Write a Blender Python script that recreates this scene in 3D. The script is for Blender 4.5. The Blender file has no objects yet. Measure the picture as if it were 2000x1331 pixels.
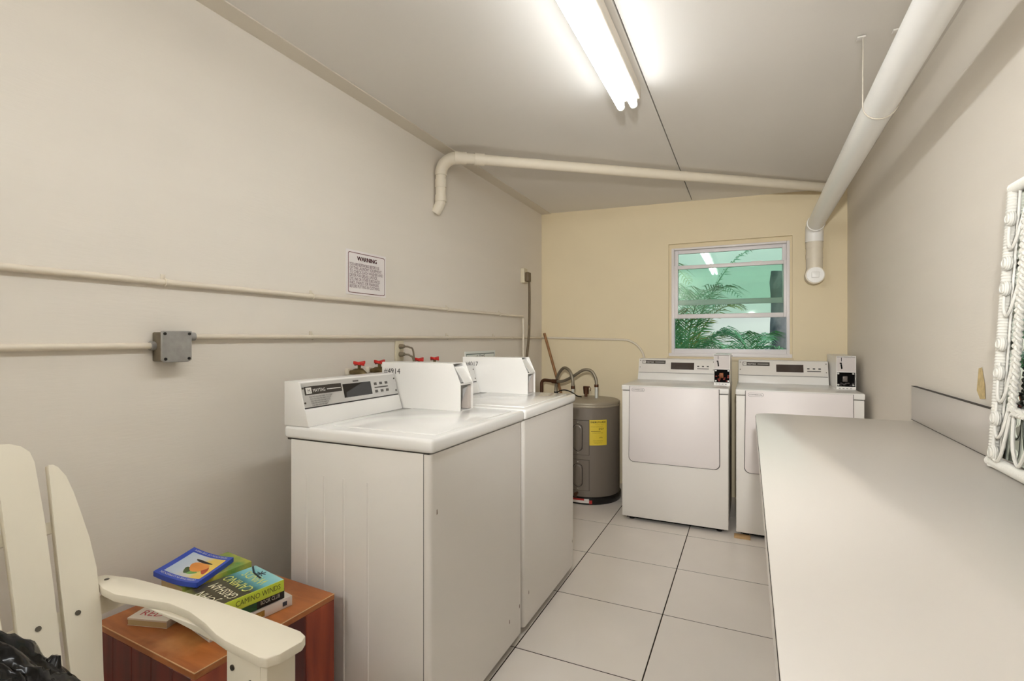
import bpy, bmesh, math, random
from mathutils import Vector, Matrix
random.seed(7)
R = math.radians
SC = bpy.context.scene
COL = SC.collection

# ------------------------------------------------------------------ camera, world, exposure
YAW = 0.4344
cam_d = bpy.data.cameras.new('camera'); cam = bpy.data.objects.new('camera', cam_d); COL.objects.link(cam)
cam.location = (0, 0, 1.26); cam.rotation_euler = (R(90), 0, YAW)
cam_d.sensor_fit = 'HORIZONTAL'; cam_d.sensor_width = 36.0; cam_d.lens = 36.0 * 995 / 2000
cam_d.shift_y = -4.7 / 2000; cam_d.clip_start = 0.02
SC.camera = cam
W = bpy.data.worlds.new('world'); SC.world = W; W.use_nodes = True
nt = W.node_tree; bg = nt.nodes['Background']
sky = nt.nodes.new('ShaderNodeTexSky'); sky.sky_type = 'NISHITA'; sky.sun_disc = False
sky.sun_elevation = R(48); sky.sun_rotation = R(150); sky.air_density = 1.0; sky.dust_density = 1.5
nt.links.new(sky.outputs[0], bg.inputs[0]); bg.inputs[1].default_value = 0.15
SC.view_settings.view_transform = 'Standard'; SC.view_settings.look = 'None'
SC.view_settings.gamma = 1.0; SC.view_settings.use_curve_mapping = False
SC.view_settings.exposure = 1.11
TUBE_POWER = 8.0
TUBE_COL = (0.925, 0.97, 1.01)
# added fill spot behind the camera, brightening the far end of the room
fl_d = bpy.data.lights.new('fill_spot', 'SPOT'); fl_d.energy = 122; fl_d.color = (1.0, 0.99, 0.96); fl_d.shadow_soft_size = 0.033
fl_d.spot_size = R(60); fl_d.spot_blend = 1.0
fl_o = bpy.data.objects.new('fill_spot', fl_d); COL.objects.link(fl_o); fl_o.location = (0.05, -0.4, 1.63)
fl_o.rotation_euler = (Vector((-0.50, 4.4, 1.45)) - Vector(fl_o.location)).to_track_quat('-Z', 'Y').to_euler()
try:
    SC.cycles.use_denoising = True; SC.cycles.max_bounces = 10; SC.cycles.diffuse_bounces = 6
    SC.cycles.caustics_reflective = False; SC.cycles.caustics_refractive = False
    SC.cycles.sample_clamp_indirect = 6.0
except Exception: pass

# ------------------------------------------------------------------ helpers
def lin(c):
    return tuple((x / 255 / 12.92) if x / 255 <= 0.04045 else ((x / 255 + 0.055) / 1.055) ** 2.4 for x in c)
MATS = {}
def mat(name, col, rough=0.5, metal=0.0, bump=0.0, bscale=60.0, var=0.0, vscale=4.0, stretch=(1, 1, 1), col2=None, spec=0.5, coat=0.0, emit=None, detail=4.0):
    if name in MATS: return MATS[name]
    m = bpy.data.materials.new(name); m.use_nodes = True; t = m.node_tree; b = t.nodes['Principled BSDF']
    c = lin(col); b.inputs['Base Color'].default_value = (*c, 1); b.inputs['Roughness'].default_value = rough
    b.inputs['Metallic'].default_value = metal; b.inputs['Specular IOR Level'].default_value = spec
    b.inputs['Coat Weight'].default_value = coat; b.inputs['Coat Roughness'].default_value = 0.06
    if var or bump:
        tc = t.nodes.new('ShaderNodeTexCoord'); mp = t.nodes.new('ShaderNodeMapping'); mp.inputs['Scale'].default_value = stretch
        t.links.new(tc.outputs['Object'], mp.inputs[0])
    if var:
        n = t.nodes.new('ShaderNodeTexNoise'); n.inputs['Scale'].default_value = vscale; n.inputs['Detail'].default_value = detail
        t.links.new(mp.outputs[0], n.inputs['Vector'])
        r = t.nodes.new('ShaderNodeValToRGB'); r.color_ramp.elements[0].position = 0.3; r.color_ramp.elements[1].position = 0.7
        c2 = lin(col2) if col2 else tuple(x * (1 - var) for x in c)
        r.color_ramp.elements[0].color = (*c2, 1); r.color_ramp.elements[1].color = (*c, 1)
        t.links.new(n.outputs[0], r.inputs[0]); t.links.new(r.outputs[0], b.inputs['Base Color'])
    if bump:
        n2 = t.nodes.new('ShaderNodeTexNoise'); n2.inputs['Scale'].default_value = bscale; n2.inputs['Detail'].default_value = 3
        t.links.new(mp.outputs[0], n2.inputs['Vector'])
        bp = t.nodes.new('ShaderNodeBump'); bp.inputs['Strength'].default_value = bump; bp.inputs['Distance'].default_value = 0.004
        t.links.new(n2.outputs[0], bp.inputs['Height']); t.links.new(bp.outputs[0], b.inputs['Normal'])
    if emit:
        b.inputs['Emission Color'].default_value = (*emit[0], 1); b.inputs['Emission Strength'].default_value = emit[1]
    MATS[name] = m; return m

class G:
    """collects shapes into one bmesh"""
    def __init__(s): s.bm = bmesh.new()
    def _add(s, b):
        me = bpy.data.meshes.new('t'); b.to_mesh(me); b.free(); s.bm.from_mesh(me); bpy.data.meshes.remove(me); return s
    def raw(s, vs, fs):
        v = [s.bm.verts.new(p) for p in vs]
        for f in fs:
            try: s.bm.faces.new([v[i] for i in f])
            except ValueError: pass
        return s
    def box(s, x0, x1, y0, y1, z0, z1, bev=0, seg=2, M=None):
        b = bmesh.new(); bmesh.ops.create_cube(b, size=1)
        for v in b.verts:
            v.co = Vector(((x0 + x1) / 2 + v.co.x * (x1 - x0), (y0 + y1) / 2 + v.co.y * (y1 - y0), (z0 + z1) / 2 + v.co.z * (z1 - z0)))
        if bev: bmesh.ops.bevel(b, geom=b.edges[:], offset=bev, segments=seg, affect='EDGES', profile=0.5)
        if M is not None: bmesh.ops.transform(b, matrix=M, verts=b.verts[:])
        return s._add(b)
    def prism(s, poly, f, a0, a1, bev=0, seg=2):
        """poly of (p,q); f(p,q,a) -> xyz; extruded from a0 to a1"""
        b = bmesh.new(); n = len(poly)
        lo = [b.verts.new(f(p, q, a0)) for p, q in poly]; hi = [b.verts.new(f(p, q, a1)) for p, q in poly]
        b.faces.new(lo); b.faces.new(hi[::-1])
        for i in range(n): b.faces.new([lo[i], hi[i], hi[(i + 1) % n], lo[(i + 1) % n]])
        bmesh.ops.recalc_face_normals(b, faces=b.faces[:])
        if bev: bmesh.ops.bevel(b, geom=b.edges[:], offset=bev, segments=seg, affect='EDGES', profile=0.5)
        return s._add(b)
    def tube(s, path, r, n=12, cap=True, radii=None):
        P = [Vector(p) for p in path]; rings = []; up = None
        for i, p in enumerate(P):
            t = (P[min(i + 1, len(P) - 1)] - P[max(i - 1, 0)]).normalized()
            if up is None:
                up = Vector((0, 0, 1)) if abs(t.z) < 0.9 else Vector((1, 0, 0))
            side = t.cross(up).normalized(); up = side.cross(t).normalized()
            rr = radii[i] if radii else r
            rings.append([s.bm.verts.new(p + (side * math.cos(2 * math.pi * k / n) + up * math.sin(2 * math.pi * k / n)) * rr) for k in range(n)])
        for a, b in zip(rings, rings[1:]):
            for k in range(n): s.bm.faces.new([a[k], b[k], b[(k + 1) % n], a[(k + 1) % n]])
        if cap: s.bm.faces.new(rings[0]); s.bm.faces.new(rings[-1][::-1])
        return s
    def cyl(s, p, q, r, n=20, r2=None):
        return s.tube([p, q], r, n, True, [r, r if r2 is None else r2])
    def lathe(s, prof, c, n=32, axis='z'):
        rings = []
        for r, h in prof:
            ring = []
            for k in range(n):
                a = 2 * math.pi * k / n; x, y = r * math.cos(a), r * math.sin(a)
                o = {'z': (x, y, h), 'y': (x, h, y), 'x': (h, x, y)}[axis]
                ring.append(s.bm.verts.new((c[0] + o[0], c[1] + o[1], c[2] + o[2])))
            rings.append(ring)
        for a, b in zip(rings, rings[1:]):
            for k in range(n): s.bm.faces.new([a[k], b[k], b[(k + 1) % n], a[(k + 1) % n]])
        if prof[0][0] > 1e-6: s.bm.faces.new(rings[0])
        if prof[-1][0] > 1e-6: s.bm.faces.new(rings[-1][::-1])
        bmesh.ops.remove_doubles(s.bm, verts=s.bm.verts[:], dist=1e-6)
        return s
    def sphere(s, c, r, sc=(1, 1, 1), u=16, v=10):
        b = bmesh.new(); bmesh.ops.create_uvsphere(b, u_segments=u, v_segments=v, radius=r)
        for w in b.verts: w.co = Vector((c[0] + w.co.x * sc[0], c[1] + w.co.y * sc[1], c[2] + w.co.z * sc[2]))
        return s._add(b)

ORG = {}
def obj(name, g, m, parent=None, kind=None, ang=38, flip=False):
    bmesh.ops.recalc_face_normals(g.bm, faces=g.bm.faces[:])
    if parent is not None:
        o0 = ORG[parent]
        if o0.length: bmesh.ops.translate(g.bm, vec=-o0, verts=g.bm.verts[:])
    me = bpy.data.meshes.new(name); g.bm.to_mesh(me); g.bm.free()
    me.polygons.foreach_set('use_smooth', [True] * len(me.polygons)); me.set_sharp_from_angle(angle=R(ang))
    for mm in (m if isinstance(m, (list, tuple)) else [m]): me.materials.append(mm)
    o = bpy.data.objects.new(name, me); COL.objects.link(o)
    if parent is not None: o.parent = parent; ORG[o] = ORG[parent]
    else: ORG[o] = Vector((0, 0, 0))
    if kind: o['kind'] = kind
    return o
def thing(name, label, cat, loc=(0, 0, 0), group=None, rotz=0, local=False):
    o = bpy.data.objects.new(name, None); COL.objects.link(o); o.empty_display_size = 0.05
    o.location = loc; o.rotation_euler = (0, 0, rotz); o['label'] = label; o['category'] = cat
    if group: o['group'] = group
    ORG[o] = Vector((0, 0, 0)) if local else Vector(loc)
    return o
def tag(o, label, cat, group=None):
    o['label'] = label; o['category'] = cat
    if group: o['group'] = group
    return o
def recentre(o, loc):
    """give a single-mesh thing its origin at loc"""
    o.data.transform(Matrix.Translation(-Vector(loc))); o.location = loc; return o

def text(g, s, size, org, right, up, off=0.0004, align='LEFT', sx=1.0, warp=None):
    """adds flat lettering to g"""
    cu = bpy.data.curves.new('f', 'FONT'); cu.body = s; cu.size = size; cu.align_x = align; cu.resolution_u = 2
    o = bpy.data.objects.new('f', cu); COL.objects.link(o)
    me = bpy.data.meshes.new_from_object(o.evaluated_get(bpy.context.evaluated_depsgraph_get()))
    rt = Vector(right).normalized(); u = Vector(up).normalized(); n = rt.cross(u)
    b = bmesh.new(); b.from_mesh(me)
    for v in b.verts:
        x, y = v.co.x * sx, v.co.y
        v.co = warp(x, y) if warp else Vector(org) + rt * x + u * y + n * off
    g._add(b)
    bpy.data.meshes.remove(me); bpy.data.objects.remove(o); bpy.data.curves.remove(cu)
    return g
def arc(c, r, a0, a1, u, v, n=8):
    c = Vector(c); u = Vector(u); v = Vector(v)
    return [c + u * (r * math.cos(a0 + (a1 - a0) * i / n)) + v * (r * math.sin(a0 + (a1 - a0) * i / n)) for i in range(n + 1)]
def bez(pts, n=24):
    """Catmull-Rom through pts"""
    P = [Vector(p) for p in pts]; P = [P[0] * 2 - P[1]] + P + [P[-1] * 2 - P[-2]]; out = []
    for i in range(1, len(P) - 2):
        for k in range(n):
            t = k / n; a, b, c, d = P[i - 1:i + 3]
            out.append(0.5 * ((2 * b) + (c - a) * t + (2 * a - 5 * b + 4 * c - d) * t * t + (3 * b - a - 3 * c + d) * t ** 3))
    out.append(P[-2]); return out

# ------------------------------------------------------------------ materials
WALL = (228, 221, 210)
m_wall = mat('wall_paint', WALL, 0.62, bump=0.10, bscale=55, var=0.03, vscale=2.5, stretch=(1, 0.4, 3), spec=0.3)
m_wallb = mat('wall_paint_back', (228, 214, 182), 0.62, bump=0.08, bscale=50, var=0.03, vscale=2.5, spec=0.3)
m_ceil = mat('ceiling_paint', (228, 224, 218), 0.7, bump=0.05, bscale=30, var=0.03, vscale=1.5, spec=0.2)
m_trim = mat('ceiling_trim_paint', (220, 212, 198), 0.6, spec=0.3)
m_gap = mat('dark_gap', (40, 34, 28), 0.9, spec=0.1)
m_tile = mat('floor_tile', (238, 231, 223), 0.33, var=0.06, vscale=3.0, detail=6, bump=0.02, bscale=8)
m_grout = mat('grout', (58, 50, 44), 0.9, spec=0.1)
m_enam = mat('white_enamel', (227, 225, 221), 0.22, spec=0.5)
m_enam_cream = mat('cream_enamel', (228, 224, 218), 0.3, spec=0.45, var=0.02, vscale=2)
m_enam_top = mat('white_enamel_top', (236, 235, 232), 0.12, spec=0.5, coat=0.3)
m_silver = mat('silver_panel', (200, 198, 194), 0.28, metal=0.35)
m_black = mat('black_plastic', (18, 16, 16), 0.25)
m_dblack = mat('dark_recess', (12, 10, 9), 0.8, spec=0.1)
m_strip = mat('logo_strip_dark', (62, 56, 50), 0.35, metal=0.2)
m_letter = mat('pale_lettering', (225, 222, 215), 0.5)
m_ink = mat('dark_lettering', (45, 40, 40), 0.6)
m_grey = mat('grey_button', (92, 88, 84), 0.5)
m_counter = mat('laminate_counter', (218, 212, 205), 0.3, spec=0.45, var=0.01, vscale=3)
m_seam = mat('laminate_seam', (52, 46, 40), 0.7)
m_pvcw = mat('white_pvc', (242, 241, 238), 0.3)
m_pvcb = mat('painted_pvc', (224, 215, 197), 0.45, bump=0.05, bscale=40)
m_cond = mat('painted_conduit', (218, 208, 190), 0.4)
m_jbox = mat('zinc_box', (160, 157, 152), 0.55, metal=0.2, var=0.25, vscale=28, bump=0.15, bscale=90)
m_jside = mat('zinc_box_dirty', (120, 108, 88), 0.7, metal=0.3, var=0.4, vscale=30)
m_brass = mat('tarnished_brass', (122, 104, 68), 0.45, metal=0.6, var=0.3, vscale=60)
m_copper = mat('brown_copper', (96, 62, 40), 0.45, metal=0.5, var=0.3, vscale=40)
m_steel = mat('braided_steel', (150, 142, 126), 0.35, metal=0.7, bump=0.4, bscale=300)
m_red = mat('red_handle', (206, 44, 38), 0.4)
m_tank = mat('tank_grey', (122, 113, 103), 0.34, metal=0.1)
m_tanktop = mat('tank_top_grey', (160, 150, 132), 0.4, metal=0.2)
m_yellow = mat('yellow_label', (222, 196, 60), 0.5)
m_chair = mat('cream_chair_paint', (228, 220, 201), 0.42, var=0.05, vscale=6, bump=0.03, bscale=30)
m_screw = mat('screw_steel', (96, 90, 80), 0.4, metal=0.8)
m_bag = mat('black_bag', (8, 8, 9), 0.15, spec=0.4, bump=0.2, bscale=12, stretch=(1, 2.2, 1))
m_page = mat('book_pages', (205, 184, 138), 0.8, bump=0.2, bscale=200, stretch=(1, 1, 12))
m_cane = mat('white_cane', (232, 230, 222), 0.45)
m_mirror = mat('mirror_glass', (222, 230, 222), 0.03, metal=1.0)
m_alu = mat('white_window_paint', (226, 222, 222), 0.4)
m_plug = mat('beige_plastic', (218, 208, 182), 0.45)
m_cord = mat('grey_cord', (128, 116, 96), 0.5)
m_corddk = mat('brown_cord', (104, 88, 64), 0.5)
m_ply = mat('raw_wood', (196, 160, 112), 0.7, var=0.2, vscale=20, stretch=(1, 1, 8))

def glass_mat():
    m = bpy.data.materials.new('window_glass'); m.use_nodes = True; t = m.node_tree
    b = t.nodes['Principled BSDF']; t.nodes.remove(b); out = t.nodes['Material Output']
    tr = t.nodes.new('ShaderNodeBsdfTransparent'); tr.inputs[0].default_value = (0.80, 0.92, 0.86, 1)
    gl = t.nodes.new('ShaderNodeBsdfGlossy'); gl.inputs['Roughness'].default_value = 0.02
    fr = t.nodes.new('ShaderNodeFresnel'); fr.inputs[0].default_value = 1.6
    mx = t.nodes.new('ShaderNodeMixShader')
    t.links.new(fr.outputs[0], mx.inputs[0]); t.links.new(tr.outputs[0], mx.inputs[1]); t.links.new(gl.outputs[0], mx.inputs[2])
    t.links.new(mx.outputs[0], out.inputs[0]); return m
m_glass = glass_mat()

def wood_mat(name, c1, c2, rough, stretch, scale=6.0, worn=None):
    m = bpy.data.materials.new(name); m.use_nodes = True; t = m.node_tree; b = t.nodes['Principled BSDF']
    tc = t.nodes.new('ShaderNodeTexCoord'); mp = t.nodes.new('ShaderNodeMapping'); mp.inputs['Scale'].default_value = stretch
    n = t.nodes.new('ShaderNodeTexNoise'); n.inputs['Scale'].default_value = scale; n.inputs['Detail'].default_value = 5; n.inputs['Distortion'].default_value = 0.4
    r = t.nodes.new('ShaderNodeValToRGB'); r.color_ramp.elements[0].position = 0.32; r.color_ramp.elements[1].position = 0.68
    r.color_ramp.elements[0].color = (*lin(c1), 1); r.color_ramp.elements[1].color = (*lin(c2), 1)
    t.links.new(tc.outputs['Object'], mp.inputs[0]); t.links.new(mp.outputs[0], n.inputs['Vector']); t.links.new(n.outputs[0], r.inputs[0])
    src = r.outputs[0]
    if worn:
        n2 = t.nodes.new('ShaderNodeTexNoise'); n2.inputs['Scale'].default_value = 7; n2.inputs['Detail'].default_value = 8
        t.links.new(tc.outputs['Object'], n2.inputs['Vector'])
        r2 = t.nodes.new('ShaderNodeValToRGB'); r2.color_ramp.elements[0].position = 0.52; r2.color_ramp.elements[1].position = 0.78
        r2.color_ramp.elements[0].color = (0, 0, 0, 1); r2.color_ramp.elements[1].color = (1, 1, 1, 1)
        mx = t.nodes.new('ShaderNodeMix'); mx.data_type = 'RGBA'
        t.links.new(n2.outputs[0], r2.inputs[0]); t.links.new(r2.outputs[0], mx.inputs['Factor'])
        t.links.new(src, mx.inputs['A']); mx.inputs['B'].default_value = (*lin(worn), 1); src = mx.outputs['Result']
    t.links.new(src, b.inputs['Base Color']); b.inputs['Roughness'].default_value = rough
    return m
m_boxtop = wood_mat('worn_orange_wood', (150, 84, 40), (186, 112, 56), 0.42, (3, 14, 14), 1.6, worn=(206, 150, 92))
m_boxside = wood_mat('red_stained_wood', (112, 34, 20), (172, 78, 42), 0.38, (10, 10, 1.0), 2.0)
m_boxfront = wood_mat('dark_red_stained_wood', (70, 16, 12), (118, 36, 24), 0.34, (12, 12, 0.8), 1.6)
m_edge = mat('worn_wood_edge', (214, 176, 130), 0.6)
m_stick = wood_mat('broom_wood', (122, 82, 44), (164, 118, 70), 0.5, (20, 20, 2), 4)

# ------------------------------------------------------------------ room shell
XL, XR, YB, YF = -1.738, 0.655, 4.40, -1.60
def zc(x, y): return 2.41 - 0.0209 * (x - XL) - 0.0085 * (y - YB)
T = 0.12
def struct(name, g, m, parent=None, ang=38):
    return obj(name, g, m, parent, 'structure' if parent is None else None, ang)
struct('wall_left', G().box(XL - T, XL, YF - T, YB + T, -0.1, 2.62), m_wall)
wr = struct('wall_right', G().box(XR, XR + T, YF - T, YB + T, -0.1, 2.62), m_wall)
struct('wall_front', G().box(XL, XR, YF - T, YF, -0.1, 2.62), m_wall)
WX0, WX1, WZ0, WZ1 = -0.604, 0.303, 1.108, 2.041       # window hole
g = G()
g.box(XL, WX0, YB, YB + T, -0.1, 2.62).box(WX1, XR, YB, YB + T, -0.1, 2.62).box(WX0, WX1, YB, YB + T, -0.1, WZ0).box(WX0, WX1, YB, YB + T, WZ1, 2.62)
bmesh.ops.remove_doubles(g.bm, verts=g.bm.verts[:], dist=1e-5)
struct('wall_back', g, m_wallb)
# peeled paint on the right wall
g = G().raw([(XR - .0015, 2.075, 1.095), (XR - .0015, 2.06, 1.165), (XR - .0015, 2.035, 1.17), (XR - .0015, 2.015, 1.12), (XR - .0015, 2.01, 1.075), (XR - .0015, 2.05, 1.07)], [(0, 1, 2, 3, 4, 5)])
obj('peeled_patch', g, mat('peeled_plaster', (216, 192, 140), 0.8, var=0.3, vscale=60), wr)
# floor with tiles
fl = struct('floor', G().box(XL - T, XR + T, YF - T, YB + T, -0.1, -0.0011), m_grout)
S = 0.5077; TX0, TY0, gap = -0.862, 1.888, 0.0026
tile_cache = {}
for i in range(-2, 4):
    for j in range(-7, 6):
        x0, x1 = max(TX0 + i * S + gap, XL + .002), min(TX0 + (i + 1) * S - gap, XR - .002)
        y0, y1 = max(TY0 + j * S + gap, YF + .002), min(TY0 + (j + 1) * S - gap, YB - .002)
        if x1 - x0 < 0.01 or y1 - y0 < 0.01: continue
        k = (round(x1 - x0, 4), round(y1 - y0, 4))
        if k not in tile_cache:
            o = obj('tile', G().box(0, k[0], 0, k[1], -0.012, 0.0, 0.0006, 1), m_tile, fl); tile_cache[k] = o
        else:
            o = tile_cache[k].copy(); COL.objects.link(o); o.parent = fl
        o.location = (x0, y0, 0)
# ceiling : two sheets either side of a joint
ce = struct('ceiling', G().prism([(XL - T, YF - T), (XR + T, YF - T), (XR + T, YB + T), (XL - T, YB + T)], lambda p, q, a: (p, q, zc(p, q) + a), 0.012, 0.08), m_gap)
for a, b in ((XL, -0.419), (-0.413, XR)):
    obj('ceiling_panel', G().prism([(a, YF), (b, YF), (b, YB), (a, YB)], lambda p, q, z: (p, q, zc(p, q) + z), 0.0, 0.013), m_ceil, ce)
struct('trim_1', G().prism([(XL + .0005, YF), (XL + .09, YF), (XL + .09, YB), (XL + .0005, YB)], lambda p, q, z: (p, q, zc(p, q) + z), -0.006, -0.0005), m_trim)

# ------------------------------------------------------------------ window
wy = YB + 0.035
win = struct('window_1', G().box(WX0, WX1, YB + .012, YB + .105, WZ0, WZ0 + .028, .003), m_alu)
def wpart(name, g, m=m_alu, par=win): return obj(name, g, m, par)
FX0, FX1, FZ1 = -.584, .288, 2.008
for a_ in ((WX0, FX0, WZ0 + .026, WZ1), (FX1, WX1, WZ0 + .026, WZ1), (FX0, FX1, FZ1, WZ1)): wpart('window_reveal', G().box(a_[0], a_[1], YB + .032, YB + .104, a_[2], a_[3]), m_wallb)
g = G()
g.box(FX0, FX0 + .022, YB + .028, YB + .10, WZ0 + .028, FZ1, .003).box(FX1 - .022, FX1, YB + .028, YB + .10, WZ0 + .028, FZ1, .003)
g.box(FX0 + .022, FX1 - .022, YB + .028, YB + .10, FZ1 - .016, FZ1, .003).box(FX0 + .022, FX1 - .022, YB + .028, YB + .10, WZ0 + .026, WZ0 + .064, .003)
wpart('window_frame', g)
def sash(name, x0, x1, z0, z1, y0, y1, sw, bw, tw):
    g = G()
    g.box(x0, x0 + sw, y0, y1, z0, z1, .003).box(x1 - sw, x1, y0, y1, z0, z1, .003)
    g.box(x0 + sw, x1 - sw, y0, y1, z0, z0 + bw, .003).box(x0 + sw, x1 - sw, y0, y1, z1 - tw, z1, .003)
    s = wpart(name, g)
    obj('pane', G().box(x0 + sw - .004, x1 - sw + .004, (y0 + y1) / 2 - .002, (y0 + y1) / 2 + .002, z0 + bw - .004, z1 - tw + .004), m_glass, s)
    return s
sash('upper_sash', FX0 + .020, FX1 - .020, 1.535, FZ1 - .014, YB + .07, YB + .094, .030, .042, .030)
ls = sash('lower_sash', FX0 + .021, FX1 - .012, 1.422, 1.862, YB + .036, YB + .062, .030, .036, .03)
obj('sash_lift', G().box(.02, .10, YB + .03, YB + .038, 1.858, 1.866, .002), m_alu, ls)
wpart('window_latch', G().box(-.145, -.115, YB + .006, YB + .013, WZ0 + .006, WZ0 + .016, .002), m_grey)
struct('trim_2', G().box(WX0 - .01, WX1 + .01, YB - .012, YB - .0005, WZ0 - .03, WZ0 - .002, .002), mat('sill_beige', (214, 198, 166), .5))

# ------------------------------------------------------------------ outside the window
struct('ground', G().box(-8, 8, YB + T, 14, -0.2, -0.12), mat('garden_soil', (92, 88, 66), .9, var=.3, vscale=6))
struct('garden_wall', G().box(-6, 6, 7.6, 7.8, -0.12, 3.6), mat('pale_render', (228, 236, 216), .8, var=.03, vscale=2))
m_leaf = mat('palm_leaf', (124, 192, 128), .4, var=.35, vscale=5, col2=(58, 128, 82))
m_leaf2 = mat('palm_leaf_yellow', (164, 178, 92), .45, var=.3, vscale=5)
m_trunk = mat('grey_trunk', (150, 150, 146), .8, var=.6, vscale=9, bump=.8, bscale=24, col2=(84, 92, 92), stretch=(1, 1, .5))
def frond(base, azim, L, rise, droop, n=34, lw=.011, ll=.30):
    g = G(); d = Vector((math.cos(azim), math.sin(azim), 0)); base = Vector(base); pts = []
    for i in range(n + 1):
        t = i / n; pts.append(base + d * (L * (t ** 1.25) * .75) + Vector((0, 0, rise * t * L - droop * L * t ** 2.6)))
    g.tube(pts, .008, 5, True, [.011 * (1 - .85 * i / n) for i in range(n + 1)])
    for i in range(4, n + 1):
        t = i / n; p = pts[i]; tan = (pts[min(i + 1, n)] - pts[i - 1]).normalized()
        side = tan.cross(Vector((0, 0, 1))).normalized()
        l = ll * (.8 + .4 * random.random()) * (math.sin(math.pi * min(1, .12 + t * .86)) ** .6)
        for s in (-1, 1):
            dirn = (side * s * .8 + tan * .65 + Vector((0, 0, .22 - random.random() * .25))).normalized()
            q = p + dirn * l * .55; e = p + dirn * l + Vector((0, 0, -l * .3)); w = tan * lw
            a = [p - w * .3, p + w * .3, q + w * .6, e, q - w * .6]
            g.raw([tuple(v) for v in a], [(0, 1, 2, 4), (4, 2, 3)])
    return g
def palm(label, loc, specs, m):
    r = thing('palm_plant', label, 'plant', loc)
    st = G()
    for k in range(5):
        a = k * 1.3; b = Vector(loc) + Vector((.06 * math.cos(a), .06 * math.sin(a), 0))
        st.tube([b, b + Vector((.05 * math.cos(a), .05 * math.sin(a), .55 + .1 * k))], .02, 6)
    obj('stem', st, m_leaf2, r)
    for k, (az, L, rise, dr, h) in enumerate(specs):
        obj('frond', frond((loc[0], loc[1], loc[2] + h), az, L, rise, dr), m_leaf2 if k % 5 == 4 else m, r)
    return r
rr = random.Random(3)
palm('dense feathery palm outside the window, filling its lower left', (-.64, 5.8, -.12), [(k * .5 + rr.random() * .3, .65 + rr.random() * .4, 1.1 + rr.random() * 1.1, .75 + rr.random() * .5, .55 + rr.random() * .5) for k in range(26)], m_leaf)
palm('thin arching palm fronds outside, against the pale garden wall', (.02, 6.3, -.12), [(k * .70 + rr.random() * .3, .6 + rr.random() * .25, 1.1 + rr.random() * .5, .7 + rr.random() * .4, .85) for k in range(11)], m_leaf)
palm('tall palm outside, whose fronds hang across the top of the window', (-1.15, 6.3, -.12), [(k * .62, .85 + rr.random() * .2, .5, .6, 1.75 + rr.random() * .4) for k in range(10)], m_leaf)
g = G(); g.tube([(.345 + .012 * math.sin(i * 1.7), 6.25, -.12 + i * .11) for i in range(20)], .1, 14, True, [.128 + .008 * math.sin(i * 2.1) for i in range(20)])
tr_ = tag(obj('tree_trunk', g, m_trunk), 'grey blue tree trunk outside, at the right edge of the window', 'tree')

# ------------------------------------------------------------------ fluorescent light
m_tube = mat('lit_tube', (255, 255, 255), .4, emit=(TUBE_COL, TUBE_POWER))
def fixture(label, cx, cy, cz, L, rotz):
    """twin tube batten, tubes along local y"""
    fx = thing('fluorescent_light', label, 'light', (cx, cy, cz), None, rotz, True)
    obj('housing', G().prism([(-.052, -.055), (.056, -.055), (.060, -.048), (.060, 0), (-.056, 0), (-.056, -.048)], lambda p, q, a: (p, a, q), -L / 2 - .01, L / 2 + .005, .002, 1), mat('fixture_enamel', (226, 218, 204), .4), fx)
    for x in (-.027, .031):
        h = L / 2
        t_ = obj('tube', G().tube([(x, -h + .012, -.082), (x, h - .012, -.082)], .016, 20), m_tube, fx)
        for y, s in ((-h, 1), (h, -1)):
            obj('tube_cap', G().lathe([(0, 0), (.015, .0), (.016, .004 * s), (.016, .013 * s)], (x, y, -.082), 20, 'y'), mat('tube_cap_metal', (232, 230, 224), .4), t_)
            obj('lamp_holder', G().box(x - .013, x + .013, y - .006 if s > 0 else y - .002, y + .002 if s > 0 else y + .006, -.088, -.048, .002), mat('holder_plastic', (236, 234, 230), .4), fx)
    return fx
fixture('twin tube fluorescent light fixture mounted on the ceiling in view', -.502, 1.118, 2.4, 2.435, 0)
gl_ = thing('fill_globe', 'added unseen globe fill light on the ceiling behind the viewer', 'light', (-1.44, -1.1, 2.42))
obj('globe', G().sphere((-1.44, -1.1, 2.24), .13, u=24, v=16), mat('fill_globe_glow', (255, 255, 255), .4, emit=(TUBE_COL, 22.0)), gl_)  # glowing globe added out of view to fill the room with light
obj('base', G().lathe([(0, .0), (.07, 0), (.07, -.03), (.05, -.06), (0, -.06)], (-1.44, -1.1, 2.42), 24), m_pvcw, gl_)

# ------------------------------------------------------------------ pipes
def coupling(g, p, d, r, L=.05):
    d = Vector(d).normalized(); p = Vector(p); g.tube([p - d * L / 2, p + d * L / 2], r, 20); return g
wp = thing('drain_pipe', 'thick white drain pipe running under the ceiling along the right wall', 'pipe', (.44, 2.2, 2.13))
pa = Vector((.452, YF + .01, 2.21)); pb = Vector((.436, 4.235, 2.078)); dr = (pb - pa).normalized()
obj('pipe_run', G().tube([pa, pb], .053, 28), m_pvcw, wp)
el = obj('elbow', G().tube([pb - dr * .05] + [pb + Vector((0, .06 * math.sin(t), -.06 * (1 - math.cos(t)))) + Vector((0, 0, 0)) for t in [i * math.pi / 16 for i in range(9)]] + [(.436, 4.295, 1.96)], .058, 28), m_pvcw, wp)
obj('drop_pipe', G().tube([(.436, 4.295, 1.985), (.436, 4.295, 1.74)], .053, 28), m_pvcb, wp)
for a, b, r in ((1.955, 1.915, .0565), (1.87, 1.84, .0555)): obj('coupling', G().tube([(.436, 4.295, a), (.436, 4.295, b)], r, 28), m_pvcb, wp)
g = G(); g.tube([(.436, 4.295, 1.76), (.436, 4.295, 1.70)], .055, 28); g.tube([(.436, 4.33, 1.715), (.436, 4.245, 1.715)], .062, 28)
obj('cleanout_fitting', g, m_pvcb, wp)
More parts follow.
